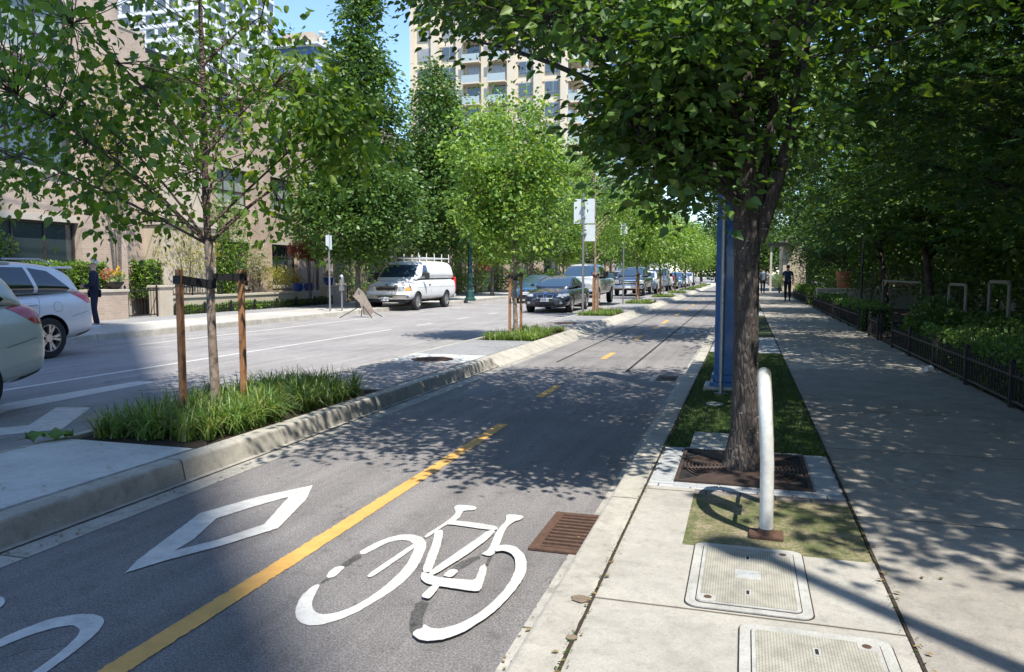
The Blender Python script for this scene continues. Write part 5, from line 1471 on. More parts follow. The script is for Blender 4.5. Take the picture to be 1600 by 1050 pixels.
# folded-down roadwork stand by the van
sw = empty("roadwork_stand", (-12.5, 23.6, 0), "collapsed fabric roadwork sign on splayed metal legs in front of the van", "roadwork sign")
m = MB()
for p in ((-.55, -.55, .01), (.55, -.35, .01), (.55, .4, .01), (-.3, .5, .01)): m.tube([(0, 0, .42), p], .014, 6)
m.build("legs", MAT['blackiron'], sw)
MB().tube([(-.05, 0, .40), (-.12, 0, .95)], .018, 6).build("mast", MAT['blackiron'], sw)
m = MB().add([(-.32, -.05, .72), (-.12, -.02, 1.02), (.06, .02, .84), (.42, .06, .22), (.30, .03, .06), (.05, -.03, .10), (-.06, -.06, .5)], [(0, 6, 2, 1), (6, 5, 3, 2), (5, 4, 3)])
o = m.build("sign_cloth", MAT['clothbrown'] if 'clothbrown' in MAT else M_plain("faded_cloth", (0.30, 0.25, 0.21), .9, var=.2, scale=8), sw)
s_ = o.modifiers.new("thick", 'SOLIDIFY'); s_.thickness = .012
# traffic signals far away
for i, (x, y, z) in enumerate([(-3.4, 108, 6.2), (-9.5, 110, 6.2)]):
    r_ = empty("traffic_signal", (x, y, z), ["yellow traffic signal hanging far down the street above the lane", "second far yellow traffic signal above the road"][i], "traffic signal")
    MB().box(-.2, .2, -.15, .15, -.6, .6).build("housing", M_plain("signal_yellow", (.7, .35, .03), .5), r_, bevel=.03)
    MB().lathe([(.12, -.17), (.12, -.15)], (0, 0, .38), 14, 'y').build("red_lens", MAT['redlamp'], r_)
    MB().tube([(0, 0, .6), (0, 0, .9), (4.2 if i == 0 else -4, 0, 1.0)], .06, 6).build("mast_arm", MAT['steel'], r_)
# unseen lamp post, added to throw the soft diagonal shadow on the lid
shadow_post = empty("lamp_post", (3.4, .35, .147), "unseen grey lamp post added right of the camera to cast a shadow on the lid", "lamp post")
MB().lathe([(.12, 0), (.11, .4), (.085, .5), (.055, 8.2)], n=14).build("column", MAT['steel'], shadow_post)
MB().lathe([(.05, 8.2), (.16, 8.32), (.16, 8.5), (.02, 8.62)], n=12).build("lamp_head", MAT['steel'], shadow_post)
# ------------------------------------------------------------ vehicles (front at y=0, rear at y=L, facing -Y)
def loft(stations, ring):
    m = MB(); rings = [ring(s) for s in stations]; n = len(rings[0])
    vs = [p for r in rings for p in r]
    fs = [(i * n + k, (i + 1) * n + k, (i + 1) * n + (k + 1) % n, i * n + (k + 1) % n) for i in range(len(rings) - 1) for k in range(n)]
    # end caps as fans of quads
    def cap(o, flip):
        out = []; h = n // 2
        for k in range(h - 1):
            q = (o + k, o + k + 1, o + (n - 2 - k) % n, o + (n - 1 - k) % n)
            if len(set(q)) == 4: out.append(q if flip else q[::-1])
        return out
    return m.add(vs, fs + cap(0, False) + cap((len(rings) - 1) * n, True))

def body_ring(s):
    y, zb, zt, wb, wm, wt, cr = s
    h = zt - zb
    half = [(wb, zb), (wm, zb + .22 * h), (wm, zb + .62 * h), (wt + (wm - wt) * .35, zb + .90 * h), (wt * .86, zt + cr * .3), (wt * .3, zt + cr)]
    return [(x, y, z) for x, z in half] + [(-x, y, z) for x, z in reversed(half)]
def cabin_ring(s):
    y, zb, zt, wB, wT = s
    h = zt - zb
    half = [(wB, zb), (wB - (wB - wT) * .35, zb + .38 * h), (wT + (wB - wT) * .12, zb + .80 * h), (wT * .90, zt - .015 * (h > .2)), (wT * .35, zt + .02 * (h > .2))]
    return [(x, y, z) for x, z in half] + [(-x, y, z) for x, z in reversed(half)]

def solid(m, mats, lvl=2):
    o = m.build("tmp", mats)
    bm = bmesh.new(); bm.from_mesh(o.data); bmesh.ops.recalc_face_normals(bm, faces=bm.faces[:])
    cl = bm.edges.layers.float.get('crease_edge') or bm.edges.layers.float.new('crease_edge')
    bm.to_mesh(o.data); bm.free()
    if lvl:
        s = o.modifiers.new("s", 'SUBSURF'); s.levels = lvl; s.render_levels = lvl
        bake(o)
    return o

def patch(src_me, planes, mat, name, parent, off=.004, thick=0.0):
    bm = bmesh.new(); bm.from_mesh(src_me)
    for co, no in planes:
        g = bm.verts[:] + bm.edges[:] + bm.faces[:]
        bmesh.ops.bisect_plane(bm, geom=g, plane_co=co, plane_no=no, clear_outer=True, dist=1e-6)
    if not bm.faces: bm.free(); return None
    bm.normal_update()
    for v in bm.verts: v.co += v.normal * off
    for f in bm.faces: f.smooth = True; f.material_index = 0
    me = bpy.data.meshes.new(name); bm.to_mesh(me); bm.free()
    me.materials.append(mat)
    o = bpy.data.objects.new(name, me); col.objects.link(o); o.parent = parent
    return o
def side_planes(poly, side):
    """convex polygon in (y,z), any order -> planes; side +1/-1"""
    c = (sum(p[0] for p in poly) / len(poly), sum(p[1] for p in poly) / len(poly))
    P = [((0, 0, 0), (-side, 0, 0))]
    for i in range(len(poly)):
        a, b = poly[i], poly[(i + 1) % len(poly)]
        nx, nz = b[1] - a[1], -(b[0] - a[0])
        if nx * (c[0] - a[0]) + nz * (c[1] - a[1]) > 0: nx, nz = -nx, -nz
        P.append(((0, a[0], a[1]), (0, nx, nz)))
    return P
def front_planes(poly, ylo=None, yhi=None):
    c = (sum(p[0] for p in poly) / len(poly), sum(p[1] for p in poly) / len(poly))
    P = []
    for i in range(len(poly)):
        a, b = poly[i], poly[(i + 1) % len(poly)]
        nx, nz = b[1] - a[1], -(b[0] - a[0])
        if nx * (c[0] - a[0]) + nz * (c[1] - a[1]) > 0: nx, nz = -nx, -nz
        P.append(((a[0], 0, a[1]), (nx, 0, nz)))
    if ylo is not None: P.append(((0, ylo, 0), (0, -1, 0)))
    if yhi is not None: P.append(((0, yhi, 0), (0, 1, 0)))
    return P
def yz(y, z): return (y, z)

def wheel(parent, x, y, R, side, w=.22, spokes=5, rimmat='alloy', rimr=.66):
    m = MB(); hw = w / 2
    m.lathe([(R * rimr, -hw), (R * .93, -hw), (R * .985, -hw * .8), (R, -hw * .5), (R, hw * .5), (R * .985, hw * .8), (R * .93, hw), (R * rimr, hw)], (0, 0, 0), 36, 'x', caps=False)
    t = m.build("wheel", MAT['rubber'], parent, loc=(x, y, R), smooth=True, angle=35)
    r = MB(); o = side * hw; rr = R * rimr
    r.lathe([(rr + .002, -hw * .9), (rr + .002, hw * .93), (rr - .012, hw * .93), (rr - .02, hw * .2), (rr - .02, -hw * .9)] if side > 0 else [(rr - .02, hw * .9), (rr - .02, -hw * .2), (rr - .012, -hw * .93), (rr + .002, -hw * .93), (rr + .002, hw * .9)], (0, 0, 0), 36, 'x', caps=False)
    xo0, xo1 = (o * .35, o * .86)
    for k in range(spokes):
        for dd in (-.13, .13):
            a0 = 2 * math.pi * k / spokes + dd * .3; a1 = 2 * math.pi * k / spokes + dd * 1.5
            p0 = (0.05 * math.cos(a0), 0.05 * math.sin(a0)); p1 = ((rr - .012) * math.cos(a1), (rr - .012) * math.sin(a1))
            tx, ty = -math.sin(a1) * .018, math.cos(a1) * .018
            r.extr([(xo0, p0[0] - tx, p0[1] - ty), (xo0, p0[0] + tx, p0[1] + ty), (xo0, p1[0] + tx * 1.3, p1[1] + ty * 1.3), (xo0, p1[0] - tx * 1.3, p1[1] - ty * 1.3)], (xo1 - xo0, 0, 0))
    r.lathe([(.07, min(xo0, xo1)), (.07, max(xo0, xo1) * 1.02 if side > 0 else max(xo0, xo1))], (0, 0, 0), 16, 'x')
    if spokes == 0:
        r.lathe([(rr - .015, min(o * .4, o * .8)), (rr - .015, max(o * .4, o * .8))], (0, 0, 0), 24, 'x')
    r.build("rim", MAT[rimmat], t, smooth=True, angle=30)
    b = MB().lathe([(rr - .02, -.02), (rr - .02, .01)], (0, 0, 0), 24, 'x').build("brake_disc", MAT['plastic'], t)
    return t

def vehicle(name, label, cat, loc, body, cabin, paint, wheels, R, feats, rz=0.0, group=None, spokes=5, rim='alloy', W=.94, lvl=2, wellr=.055):
    root = empty(name, loc, label, cat, group, rz)
    b = solid(loft(body, body_ring), [MAT[paint], MAT['plastic']], lvl)
    src = b.data.copy()
    c = MB().mat(0)
    for y in wheels:
        for s in (-1, 1):
            c.lathe([(R + wellr, min(s * (W - .34), s * (W + .2))), (R + wellr, max(s * (W - .34), s * (W + .2)))], (0, y, R), 40, 'x')
    cut = c.build("cutter", [MAT['plastic']])
    bm = bmesh.new(); bm.from_mesh(cut.data); bmesh.ops.recalc_face_normals(bm, faces=bm.faces[:]); bm.to_mesh(cut.data); bm.free()
    md = b.modifiers.new("b", 'BOOLEAN'); md.operation = 'DIFFERENCE'; md.object = cut; md.solver = 'EXACT'; md.material_mode = 'TRANSFER'
    bake(b)
    bpy.data.objects.remove(cut)
    b.name = "body"; b.parent = root
    b.data.polygons.foreach_set("use_smooth", np.ones(len(b.data.polygons), bool))
    b.data.set_sharp_from_angle(angle=math.radians(38))
    cb_src = None
    if cabin:
        cb_ = solid(loft(cabin, cabin_ring), [MAT[paint]], lvl)
        cb_.name = "cabin"; cb_.parent = root
        cb_.data.polygons.foreach_set("use_smooth", np.ones(len(cb_.data.polygons), bool))
        cb_src = cb_.data
    for y in wheels:
        for s in (-1, 1): wheel(root, s * (W - .125), y, R, s, spokes=spokes, rimmat=rim)
    src_of = {'b': src, 'c': cb_src}
    for f in feats:
        kind, nm, mt, on, poly = f[:5]; kw = f[5] if len(f) > 5 else {}
        off = kw.get('off', .004)
        if kind == 'side':
            for s in kw.get('sides', (-1, 1)): patch(src_of[on], side_planes(poly, s) + kw.get('extra', []), MAT[mt], nm, root, off)
        elif kind == 'front':
            patch(src_of[on], front_planes(poly, kw.get('ylo'), kw.get('yhi')), MAT[mt], nm, root, off)
        elif kind == 'corner':   # mirrored front polygon limited in y
            for s in (-1, 1): patch(src_of[on], front_planes([(s * x, z) for x, z in poly], kw.get('ylo'), kw.get('yhi')), MAT[mt], nm, root, off)
        elif kind == 'seam':
            y0, z0, y1, z1 = poly; w = .006; L = math.hypot(y1 - y0, z1 - z0); ny, nz = -(z1 - z0) / L * w / 2, (y1 - y0) / L * w / 2
            for s in (-1, 1): patch(src_of[on], side_planes([(y0 + ny, z0 + nz), (y1 + ny, z1 + nz), (y1 - ny, z1 - nz), (y0 - ny, z0 - nz)], s), MAT[mt], nm, root, .0015)
        elif kind == 'box':
            for s in kw.get('sides', (0,)):
                x0, x1, y0, y1, z0, z1 = poly
                if s < 0: x0, x1 = -x1, -x0
                MB().box(x0, x1, y0, y1, z0, z1).build(nm, MAT[mt], root, bevel=kw.get('bevel', .012))
        elif kind == 'tube':
            for s in kw.get('sides', (1,)):
                MB().tube([(s * x, y, z) for x, y, z in poly], kw.get('r', .015), 8).build(nm, MAT[mt], root, smooth=True)
    return root

def mir(z, y, w=.95): return ('box', 'mirror', 'plastic', '', (w, w + .2, y, y + .1, z, z + .16), {'sides': (-1, 1), 'bevel': .04})

SUV_B = [(0, .38, .72, .55, .66, .58, .01), (.10, .26, .88, .70, .82, .70, .02), (.6, .22, 1.0, .80, .92, .78, .04), (1.2, .22, 1.07, .84, .94, .86, .04), (2.2, .22, 1.08, .84, .94, .88, .02), (3.3, .22, 1.10, .84, .94, .88, .02), (4.1, .24, 1.14, .82, .94, .88, .02), (4.50, .27, 1.17, .80, .935, .87, .02), (4.66, .30, 1.17, .78, .92, .85, .02), (4.75, .33, 1.13, .76, .89, .82, .02), (4.765, .40, 1.0, .70, .84, .76, .01)]
SUV_C = [(1.05, 1.02, 1.08, .80, .74), (1.45, 1.04, 1.36, .85, .72), (1.95, 1.05, 1.60, .88, .70), (2.5, 1.05, 1.68, .88, .69), (3.3, 1.06, 1.70, .88, .68), (4.0, 1.07, 1.67, .87, .66), (4.45, 1.07, 1.58, .85, .63), (4.60, 1.06, 1.36, .82, .62), (4.68, 1.04, 1.12, .79, .60)]
def suv_feats(tail='redlamp'):
    return [
     ('side', 'side_window', 'carglass', 'c', [(1.62, 1.16), (2.55, 1.60), (2.62, 1.60), (2.62, 1.15)]),
     ('side', 'side_window', 'carglass', 'c', [(2.66, 1.15), (2.66, 1.60), (3.52, 1.59), (3.62, 1.16)]),
     ('side', 'rear_quarter_window', 'carglass', 'c', [(3.70, 1.16), (3.60, 1.585), (3.98, 1.53), (4.36, 1.22), (4.30, 1.165)]),
     ('side', 'window_trim', 'chrome', 'c', [(1.5, 1.125), (1.5, 1.143), (4.42, 1.158), (4.42, 1.138)], {'off': .006}),
     ('front', 'windshield', 'carglass_blue', 'c', [(-.70, 1.14), (.70, 1.14), (.60, 1.57), (-.60, 1.57)], {'yhi': 2.3}),
     ('front', 'rear_window', 'carglass', 'c', [(-.62, 1.16), (.62, 1.16), (.54, 1.50), (-.54, 1.50)], {'ylo': 4.0}),
     ('side', 'tail_lamp', 'redlamp', 'b', [(4.36, 1.12), (4.60, 1.16), (4.85, 1.12), (4.85, .93), (4.62, .95)], {'extra': []}),
     ('side', 'lower_cladding', 'plastic', 'b', [(1.3, .2), (1.3, .34), (3.3, .34), (3.3, .2)]),
     ('front', 'rear_bumper_trim', 'plastic', 'b', [(-.85, .2), (.85, .2), (.85, .46), (-.85, .46)], {'ylo': 4.45}),
     ('seam', 'door_seam', 'black', 'b', (2.64, .36, 2.64, 1.08)), ('seam', 'door_seam', 'black', 'b', (1.45, .36, 1.40, 1.05)), ('seam', 'door_seam', 'black', 'b', (3.55, .36 + .34, 3.66, 1.10)), ('seam', 'door_seam', 'black', 'b', (3.30, .36, 3.55, .70)),
     ('seam', 'bumper_seam', 'black', 'b', (4.25, .72, 4.62, .80)),
     ('box', 'door_handle', 'chrome', '', (.925, .957, 2.38, 2.58, .93, .96), {'sides': (-1, 1)}), ('box', 'door_handle', 'chrome', '', (.925, .957, 3.36, 3.56, .94, .97), {'sides': (-1, 1)}),
     ('box', 'spoiler', None, '', (-.60, .60, 4.30, 4.62, 1.575, 1.615), {'bevel': .018}),
     ('tube', 'roof_rail', 'steel', '', [(.60, 1.95, 1.63), (.62, 2.1, 1.725), (.62, 3.9, 1.74), (.60, 4.15, 1.66)], {'sides': (-1, 1), 'r': .016}),
     ('front', 'grille', 'black', 'b', [(-.42, .58), (.42, .58), (.46, .78), (-.46, .78)], {'yhi': .5}),
     ('corner', 'headlight', 'lampglass', 'b', [(.50, .66), (.86, .70), (.86, .84), (.50, .78)], {'yhi': .6}),
     mir(1.12, 1.75, .93)]
def subm(fe, mt): return [tuple(mt if (k == 2 and v is None) else v for k, v in enumerate(f)) for f in fe]
def fuel(y, z, r=.085):
    return [('side', 'fuel_flap', 'plastic', 'b', [(y + (r + .006) * math.cos(a), z + (r + .006) * math.sin(a)) for a in np.linspace(0, 2 * math.pi, 17)[:-1]], {'off': .0015}),
            ('side', 'fuel_flap', None, 'b', [(y + r * math.cos(a), z + r * math.sin(a)) for a in np.linspace(0, 2 * math.pi, 17)[:-1]], {'off': .003})]
arch = lambda wy, R: ('side', 'wheel_arch_trim', None, 'b', [(wy + (R + .11) * math.cos(a), R + (R + .11) * math.sin(a)) for a in np.linspace(0, math.pi, 15)], {'off': .004})

# white crossover in the far lane (rear at Y 11.4)
fe = subm(suv_feats() + fuel(3.98, .90), 'carwhite')
suv = vehicle("parked_car", "white crossover with roof bar at the left edge, farther of the two cut off cars", "car", (-12.54, 11.42 - 4.73, 0), SUV_B, SUV_C, 'carwhite', (.92, 3.78), .36, fe)
MB().box(-.62, .62, 3.05, 3.13, 1.76, 1.80).build("roof_bar", MAT['plastic'], suv, bevel=.01)
m = MB()
for s in (-1, 1): m.box(s * .62 - .04, s * .62 + .04, 3.03, 3.15, 1.70, 1.79)
m.build("bar_foot", MAT['plastic'], suv, bevel=.01)
# near pale green car, only the tail shows
fe = subm(suv_feats() + [arch(3.86, .37)], 'cargreen')
near = vehicle("parked_car", "pale silver green car at the left edge showing only its tail", "car", (-8.19, 6.53 - 4.76, 0), SUV_B, SUV_C, 'cargreen', (.92, 3.86), .36, fe, wellr=.075)
near.scale = (1, 1, 1.0)

# white van with ladder rack
VAN_B = [(0, .42, .96, .80, .93, .82, .01), (.10, .38, 1.04, .86, .98, .86, .02), (.55, .36, 1.16, .88, 1.0, .86, .04), (.95, .36, 1.24, .90, 1.01, .90, .04), (1.6, .36, 1.26, .92, 1.01, .96, .0), (3.0, .36, 1.26, .92, 1.01, .97, 0), (4.7, .36, 1.26, .92, 1.01, .97, 0), (5.15, .40, 1.26, .90, 1.0, .96, 0), (5.22, .46, 1.2, .85, .96, .92, 0)]
VAN_C = [(.80, 1.16, 1.22, .86, .78), (1.0, 1.18, 1.42, .93, .80), (1.45, 1.2, 1.86, .965, .80), (1.75, 1.2, 1.99, .97, .80), (2.4, 1.2, 2.04, .97, .82), (4.2, 1.2, 2.05, .97, .82), (5.0, 1.2, 2.02, .96, .80), (5.14, 1.2, 1.9, .93, .78), (5.18, 1.2, 1.6, .90, .76)]
van_f = [
 ('front', 'windshield', 'carglass_blue', 'c', [(-.80, 1.34), (.80, 1.34), (.72, 1.86), (-.72, 1.86)], {'yhi': 1.75}),
 ('side', 'front_side_window', 'carglass', 'c', [(1.40, 1.32), (1.85, 1.84), (2.12, 1.84), (2.16, 1.30)]),
 ('front', 'grille', 'chrome', 'b', [(-.46, .80), (.46, .80), (.50, .99), (-.50, .99)], {'yhi': .5, 'off': .012}),
 ('front', 'grille_opening', 'black', 'b', [(-.40, .83), (.40, .83), (.44, .955), (-.44, .955)], {'yhi': .5, 'off': .018}),
 ('corner', 'headlight', 'lampglass', 'b', [(.52, .80), (.80, .80), (.80, .97), (.54, .98)], {'yhi': .5, 'off': .008}),
 ('corner', 'turn_signal', 'amber', 'b', [(.81, .80), (1.1, .81), (1.1, .97), (.81, .97)], {'yhi': .34, 'off': .008}),
 ('side', 'rocker_trim', 'carsilver', 'b', [(.2, .35), (.2, .50), (5.2, .50), (5.2, .35)], {'off': .002}),
 ('seam', 'door_seam', 'black', 'b', (1.28, .5, 1.33, 1.26)), ('seam', 'door_seam', 'black', 'b', (2.26, .45, 2.26, 1.27)), ('seam', 'body_line', 'plastic', 'b', (.9, .93, 5.1, .93)),
 ('seam', 'door_seam', 'black', 'c', (2.26, 1.22, 2.24, 1.95)),
 ('box', 'door_handle', 'black', '', (.995, 1.03, 2.05, 2.18, 1.02, 1.07), {'sides': (-1, 1)}),
 ('box', 'front_bumper', 'chrome', '', (-.95, .95, -.10, .22, .46, .66), {'bevel': .05}),
 ('box', 'bumper_slot', 'black', '', (-.34, .34, -.104, -.05, .54, .60), {'bevel': .01}),
 ('box', 'air_dam', 'plastic', '', (-.88, .88, .0, .3, .34, .46), {'bevel': .03}),
 ('box', 'licence_plate', 'plate', '', (-.16, .16, -.125, -.10, .40, .56), {'bevel': .004}),
 ('box', 'rear_bumper', 'carsilver', '', (-.96, .96, 5.1, 5.34, .42, .58), {'bevel': .04}),
 ('box', 'mirror', 'plastic', '', (1.05, 1.27, 1.42, 1.52, 1.28, 1.54), {'sides': (-1, 1), 'bevel': .04}),
 ('box', 'tail_lamp', 'redlamp', '', (.88, 1.0, 5.12, 5.2, .75, 1.35), {'sides': (-1, 1), 'bevel': .02}),
]
van = vehicle("delivery_van", "white panel van with a ladder rack and muddy sills parked at the far kerb", "van", (-13.74, 27.95, 0), VAN_B, VAN_C, 'vanwhite', (.92, 4.05), .37, van_f, W=1.01, spokes=0, rim='steel')
text_obj("plate_number", "GN 6203", .10, MAT['navytee'], [c for c in van.children if c.name.startswith("licence_plate")][0], (0, -.126, .48), (math.pi / 2, 0, 0))
MB().lathe([(.075, -.006), (.075, .006)], (0, 0, 0), 20, 'y').build("badge", MAT['navytee'], van, loc=(0, .06, 1.05)).scale = (1, 1, .45)
m = MB()
for s in (-1, 1):
    m.tube([(s * .72, 1.55, 2.16), (s * .72, 5.05, 2.16)], .022, 8)
    for y in (1.6, 2.45, 3.3, 4.15, 5.0):
        m.tube([(s * .72, y, 1.98), (s * .72, y, 2.36)], .02, 8)
for y in (1.6, 2.45, 3.3, 4.15, 5.0): m.tube([(-.72, y, 2.16), (.72, y, 2.16)], .02, 8)
m.build("ladder_rack", MAT['vanwhite'], van)
# exhaust and axle under the van
MB().tube([(-.8, 4.05, .35), (.8, 4.05, .35)], .05, 8).tube([(.3, 1.2, .33), (.3, 3.6, .33)], .05, 8).box(-.5, .1, 2.2, 3.2, .24, .38).build("underbody", MAT['plastic'], van)

# dark sedan with kidney grille
SED_B = [(0, .30, .58, .60, .72, .62, .01), (.08, .22, .70, .72, .84, .70, .02), (.5, .18, .82, .78, .89, .74, .05), (1.1, .18, .90, .80, .90, .80, .05), (1.7, .18, .93, .80, .90, .84, .02), (3.0, .18, .95, .80, .90, .84, .02), (3.9, .20, .97, .78, .90, .82, .03), (4.4, .24, .96, .74, .86, .78, .03), (4.6, .34, .90, .66, .80, .70, .01)]
SED_C = [(1.15, .88, .93, .76, .68), (1.6, .90, 1.16, .80, .66), (2.05, .91, 1.36, .83, .62), (2.5, .92, 1.43, .84, .60), (3.1, .92, 1.42, .84, .59), (3.6, .93, 1.28, .82, .60), (4.1, .93, 1.04, .78, .64), (4.25, .93, .98, .74, .62)]
sed_f = [
 ('front', 'windshield', 'carglass_blue', 'c', [(-.68, .99), (.68, .99), (.54, 1.35), (-.54, 1.35)], {'yhi': 2.3}),
 ('front', 'rear_window', 'carglass', 'c', [(-.60, 1.02), (.60, 1.02), (.50, 1.34), (-.50, 1.34)], {'ylo': 3.2}),
 ('side', 'side_window', 'carglass', 'c', [(1.75, 1.00), (2.25, 1.34), (2.62, 1.36), (2.66, .99)]),
 ('side', 'side_window', 'carglass', 'c', [(2.70, .99), (2.68, 1.36), (3.15, 1.34), (3.62, 1.10), (3.58, 1.01)]),
 ('side', 'window_trim', 'chrome', 'c', [(1.65, .965), (1.65, .980), (3.7, .99), (3.7, .975)], {'off': .006}),
 ('corner', 'headlight', 'lampglass', 'b', [(.44, .62), (.80, .64), (.88, .74), (.50, .72)], {'yhi': .55, 'off': .005}),
 ('corner', 'grille_frame', 'chrome', 'b', [(.03, .56), (.29, .56), (.33, .69), (.05, .71)], {'yhi': .4, 'off': .008}),
 ('corner', 'grille', 'black', 'b', [(.05, .575), (.275, .575), (.305, .677), (.066, .695)], {'yhi': .4, 'off': .012}),
 ('front', 'air_intake', 'black', 'b', [(-.40, .30), (.40, .30), (.36, .42), (-.36, .42)], {'yhi': .4, 'off': .005}),
 ('corner', 'fog_lamp', 'lampglass', 'b', [(.58, .36), (.68, .36), (.68, .43), (.58, .43)], {'yhi': .4, 'off': .006}),
 ('front', 'bumper_trim', 'chrome', 'b', [(-.80, .255), (.80, .255), (.80, .28), (-.80, .28)], {'yhi': .5, 'off': .007}),
 ('box', 'licence_plate', 'plate', '', (-.16, .16, -.035, -.012, .44, .58), {'bevel': .004}),
 ('seam', 'door_seam', 'black', 'b', (1.62, .3, 1.60, .93)), ('seam', 'door_seam', 'black', 'b', (2.68, .3, 2.68, .95)), ('seam', 'door_seam', 'black', 'b', (3.5, .5, 3.66, .95)),
 ('seam', 'hood_seam', 'black', 'b', (.3, .79, 1.4, .90)),
 ('box', 'door_handle', 'cardark', '', (.89, .915, 2.42, 2.6, .80, .825), {'sides': (-1, 1)}),
 ('side', 'tail_lamp', 'redlamp', 'b', [(4.36, .72), (4.36, .86), (4.62, .86), (4.62, .72)]),
 ('box', 'mirror', 'cardark', '', (.88, 1.04, 1.72, 1.84, .97, 1.09), {'sides': (-1, 1), 'bevel': .04}),
]
sed = vehicle("parked_car", "dark navy sedan with twin chrome edged grilles parked beside the island", "car", (-7.22, 28.05, 0), SED_B, SED_C, 'cardark', (.85, 3.66), .325, sed_f, W=.90)
text_obj("plate_number", "CK4 81F", .09, MAT['navytee'], [c for c in sed.children if c.name.startswith("licence_plate")][0], (0, -.036, .51), (math.pi / 2, 0, 0))
rd = MB().lathe([(.042, -.004), (.042, .004)], (0, 0, 0), 24, 'y').build("badge", MAT['bluesign'], sed, loc=(0, .10, .755)); rd.rotation_euler = (math.radians(-50), 0, 0)
MB().lathe([(.052, -.002), (.052, .002)], (0, .004, 0), 24, 'y').build("badge_ring", MAT['chrome'], rd)

# pickup trucks
PK_B = [(0, .46, 1.02, .84, .95, .86, .01), (.10, .40, 1.12, .88, 1.0, .88, .02), (.7, .38, 1.22, .90, 1.02, .90, .04), (1.4, .38, 1.26, .92, 1.02, .96, .03), (3.0, .40, 1.26, .92, 1.01, .97, .0), (4.4, .44, 1.26, .92, 1.01, .98, 0), (5.55, .48, 1.26, .90, 1.01, .98, 0), (5.65, .54, 1.22, .86, .98, .95, 0)]
PK_C = [(1.25, 1.18, 1.26, .90, .80), (1.65, 1.2, 1.56, .94, .76), (2.1, 1.2, 1.84, .96, .74), (2.6, 1.2, 1.92, .96, .74), (3.3, 1.2, 1.92, .96, .74), (3.8, 1.2, 1.86, .95, .74), (3.98, 1.2, 1.5, .93, .76), (4.02, 1.2, 1.3, .92, .76)]
def pk_feats(paint, big):
    return subm([
     ('front', 'windshield', 'carglass_blue', 'c', [(-.80, 1.32), (.80, 1.32), (.66, 1.82), (-.66, 1.82)], {'yhi': 2.5}),
     ('side', 'side_window', 'carglass', 'c', [(1.95, 1.32), (2.3, 1.78), (2.78, 1.82), (2.8, 1.31)]),
     ('side', 'side_window', 'carglass', 'c', [(2.86, 1.31), (2.86, 1.82), (3.6, 1.80), (3.7, 1.31)]),
     ('front', 'grille', 'chrome', 'b', [(-.56, .74), (.56, .74), (.58, 1.06), (-.58, 1.06)], {'yhi': .5, 'off': .01}),
     ('front', 'grille_slot', 'black', 'b', [(-.50, .79), (.50, .79), (.50, .86), (-.50, .86)], {'yhi': .5, 'off': .016}),
     ('front', 'grille_slot', 'black', 'b', [(-.50, .93), (.50, .93), (.50, 1.0), (-.50, 1.0)], {'yhi': .5, 'off': .016}),
     ('corner', 'headlight', 'lampglass', 'b', [(.60, .80), (1.1, .80), (1.1, 1.04), (.62, 1.04)], {'yhi': .34, 'off': .008}),
     ('box', 'front_bumper', 'chrome', '', (-.97, .97, -.10, .2, .48, .70), {'bevel': .05}),
     ('box', 'licence_plate', 'plate', '', (-.16, .16, -.125, -.10, .52, .66), {'bevel': .004}),
     ('box', 'air_dam', 'plastic', '', (-.88, .88, .02, .3, .36, .48), {'bevel': .03}),
     ('seam', 'door_seam', 'black', 'b', (1.66, .5, 1.68, 1.24)), ('seam', 'door_seam', 'black', 'b', (2.83, .5, 2.83, 1.25)), ('seam', 'door_seam', 'black', 'b', (3.95, .5, 3.95, 1.25)),
     ('side', 'rocker_trim', 'plastic', 'b', [(1.5, .38), (1.5, .50), (4.0, .50), (4.0, .38)]),
     ('box', 'bed_opening', 'plastic', '', (-.82, .82, 4.12, 5.5, 1.2, 1.262), {'bevel': .01}),
     ('box', 'mirror', 'plastic', '', (1.03, 1.26, 1.9, 2.02, 1.30, 1.56), {'sides': (-1, 1), 'bevel': .04}),
     ('box', 'door_handle', 'chrome', '', (1.0, 1.035, 2.55, 2.75, 1.10, 1.14), {'sides': (-1, 1)})], paint)
pk1 = vehicle("pickup_truck", "silver white pickup truck parked right behind the dark navy sedan", "pickup truck", (-7.42, 33.9, .04), PK_B, PK_C, 'carsilver', (.98, 4.55), .40, pk_feats('carsilver', 1), W=1.02)
pk2 = vehicle("pickup_truck", "dark pickup truck with a bright grille parked farther up beside the island", "pickup truck", (-7.35, 50.5, .04), PK_B, PK_C, 'cardark', (.98, 4.55), .40, pk_feats('cardark', 1), W=1.02)
# vehicles made from these, farther away
def car_copy(src, loc, label, swap, group=None):
    c = copy_tree(src); c.location = loc; c["label"] = label
    if group: c["group"] = group
    def rec(o):
        for ch in o.children:
            if ch.type == 'MESH' and any(m and m.name == swap[0] for m in ch.data.materials):
                ch.data = ch.data.copy()
                for i, m in enumerate(ch.data.materials):
                    if m and m.name == swap[0]: ch.data.materials[i] = MAT[swap[1]]
            rec(ch)
    rec(c); return c
G_ = "cars farther down the street"
car_copy(sed, (-10.5, 37.0, 0), "dark blue sedan half hidden behind the left side of the dark navy sedan", ("dark_navy_paint", 'carblue'), G_)
car_copy(sed, (-12.2, 57, 0), "blue sedan at the far kerb seen left of the dark pickup", ("dark_navy_paint", 'carblue'), G_)
car_copy(suv, (-7.3, 58, 0), "white crossover parked right behind the dark pickup", ("white_car_paint", 'carwhite'), G_)
v2 = copy_tree(van); v2.location = (-7.3, 66, 0); v2["label"] = "white van parked behind the white crossover by the island, far down the street"
car_copy(sed, (-7.3, 75, 0), "dark car behind the far white van", ("dark_navy_paint", 'cardark'), G_)
car_copy(suv, (-7.3, 83, 0), "blue crossover far down the row beside the island", ("white_car_paint", 'carblue'), G_)
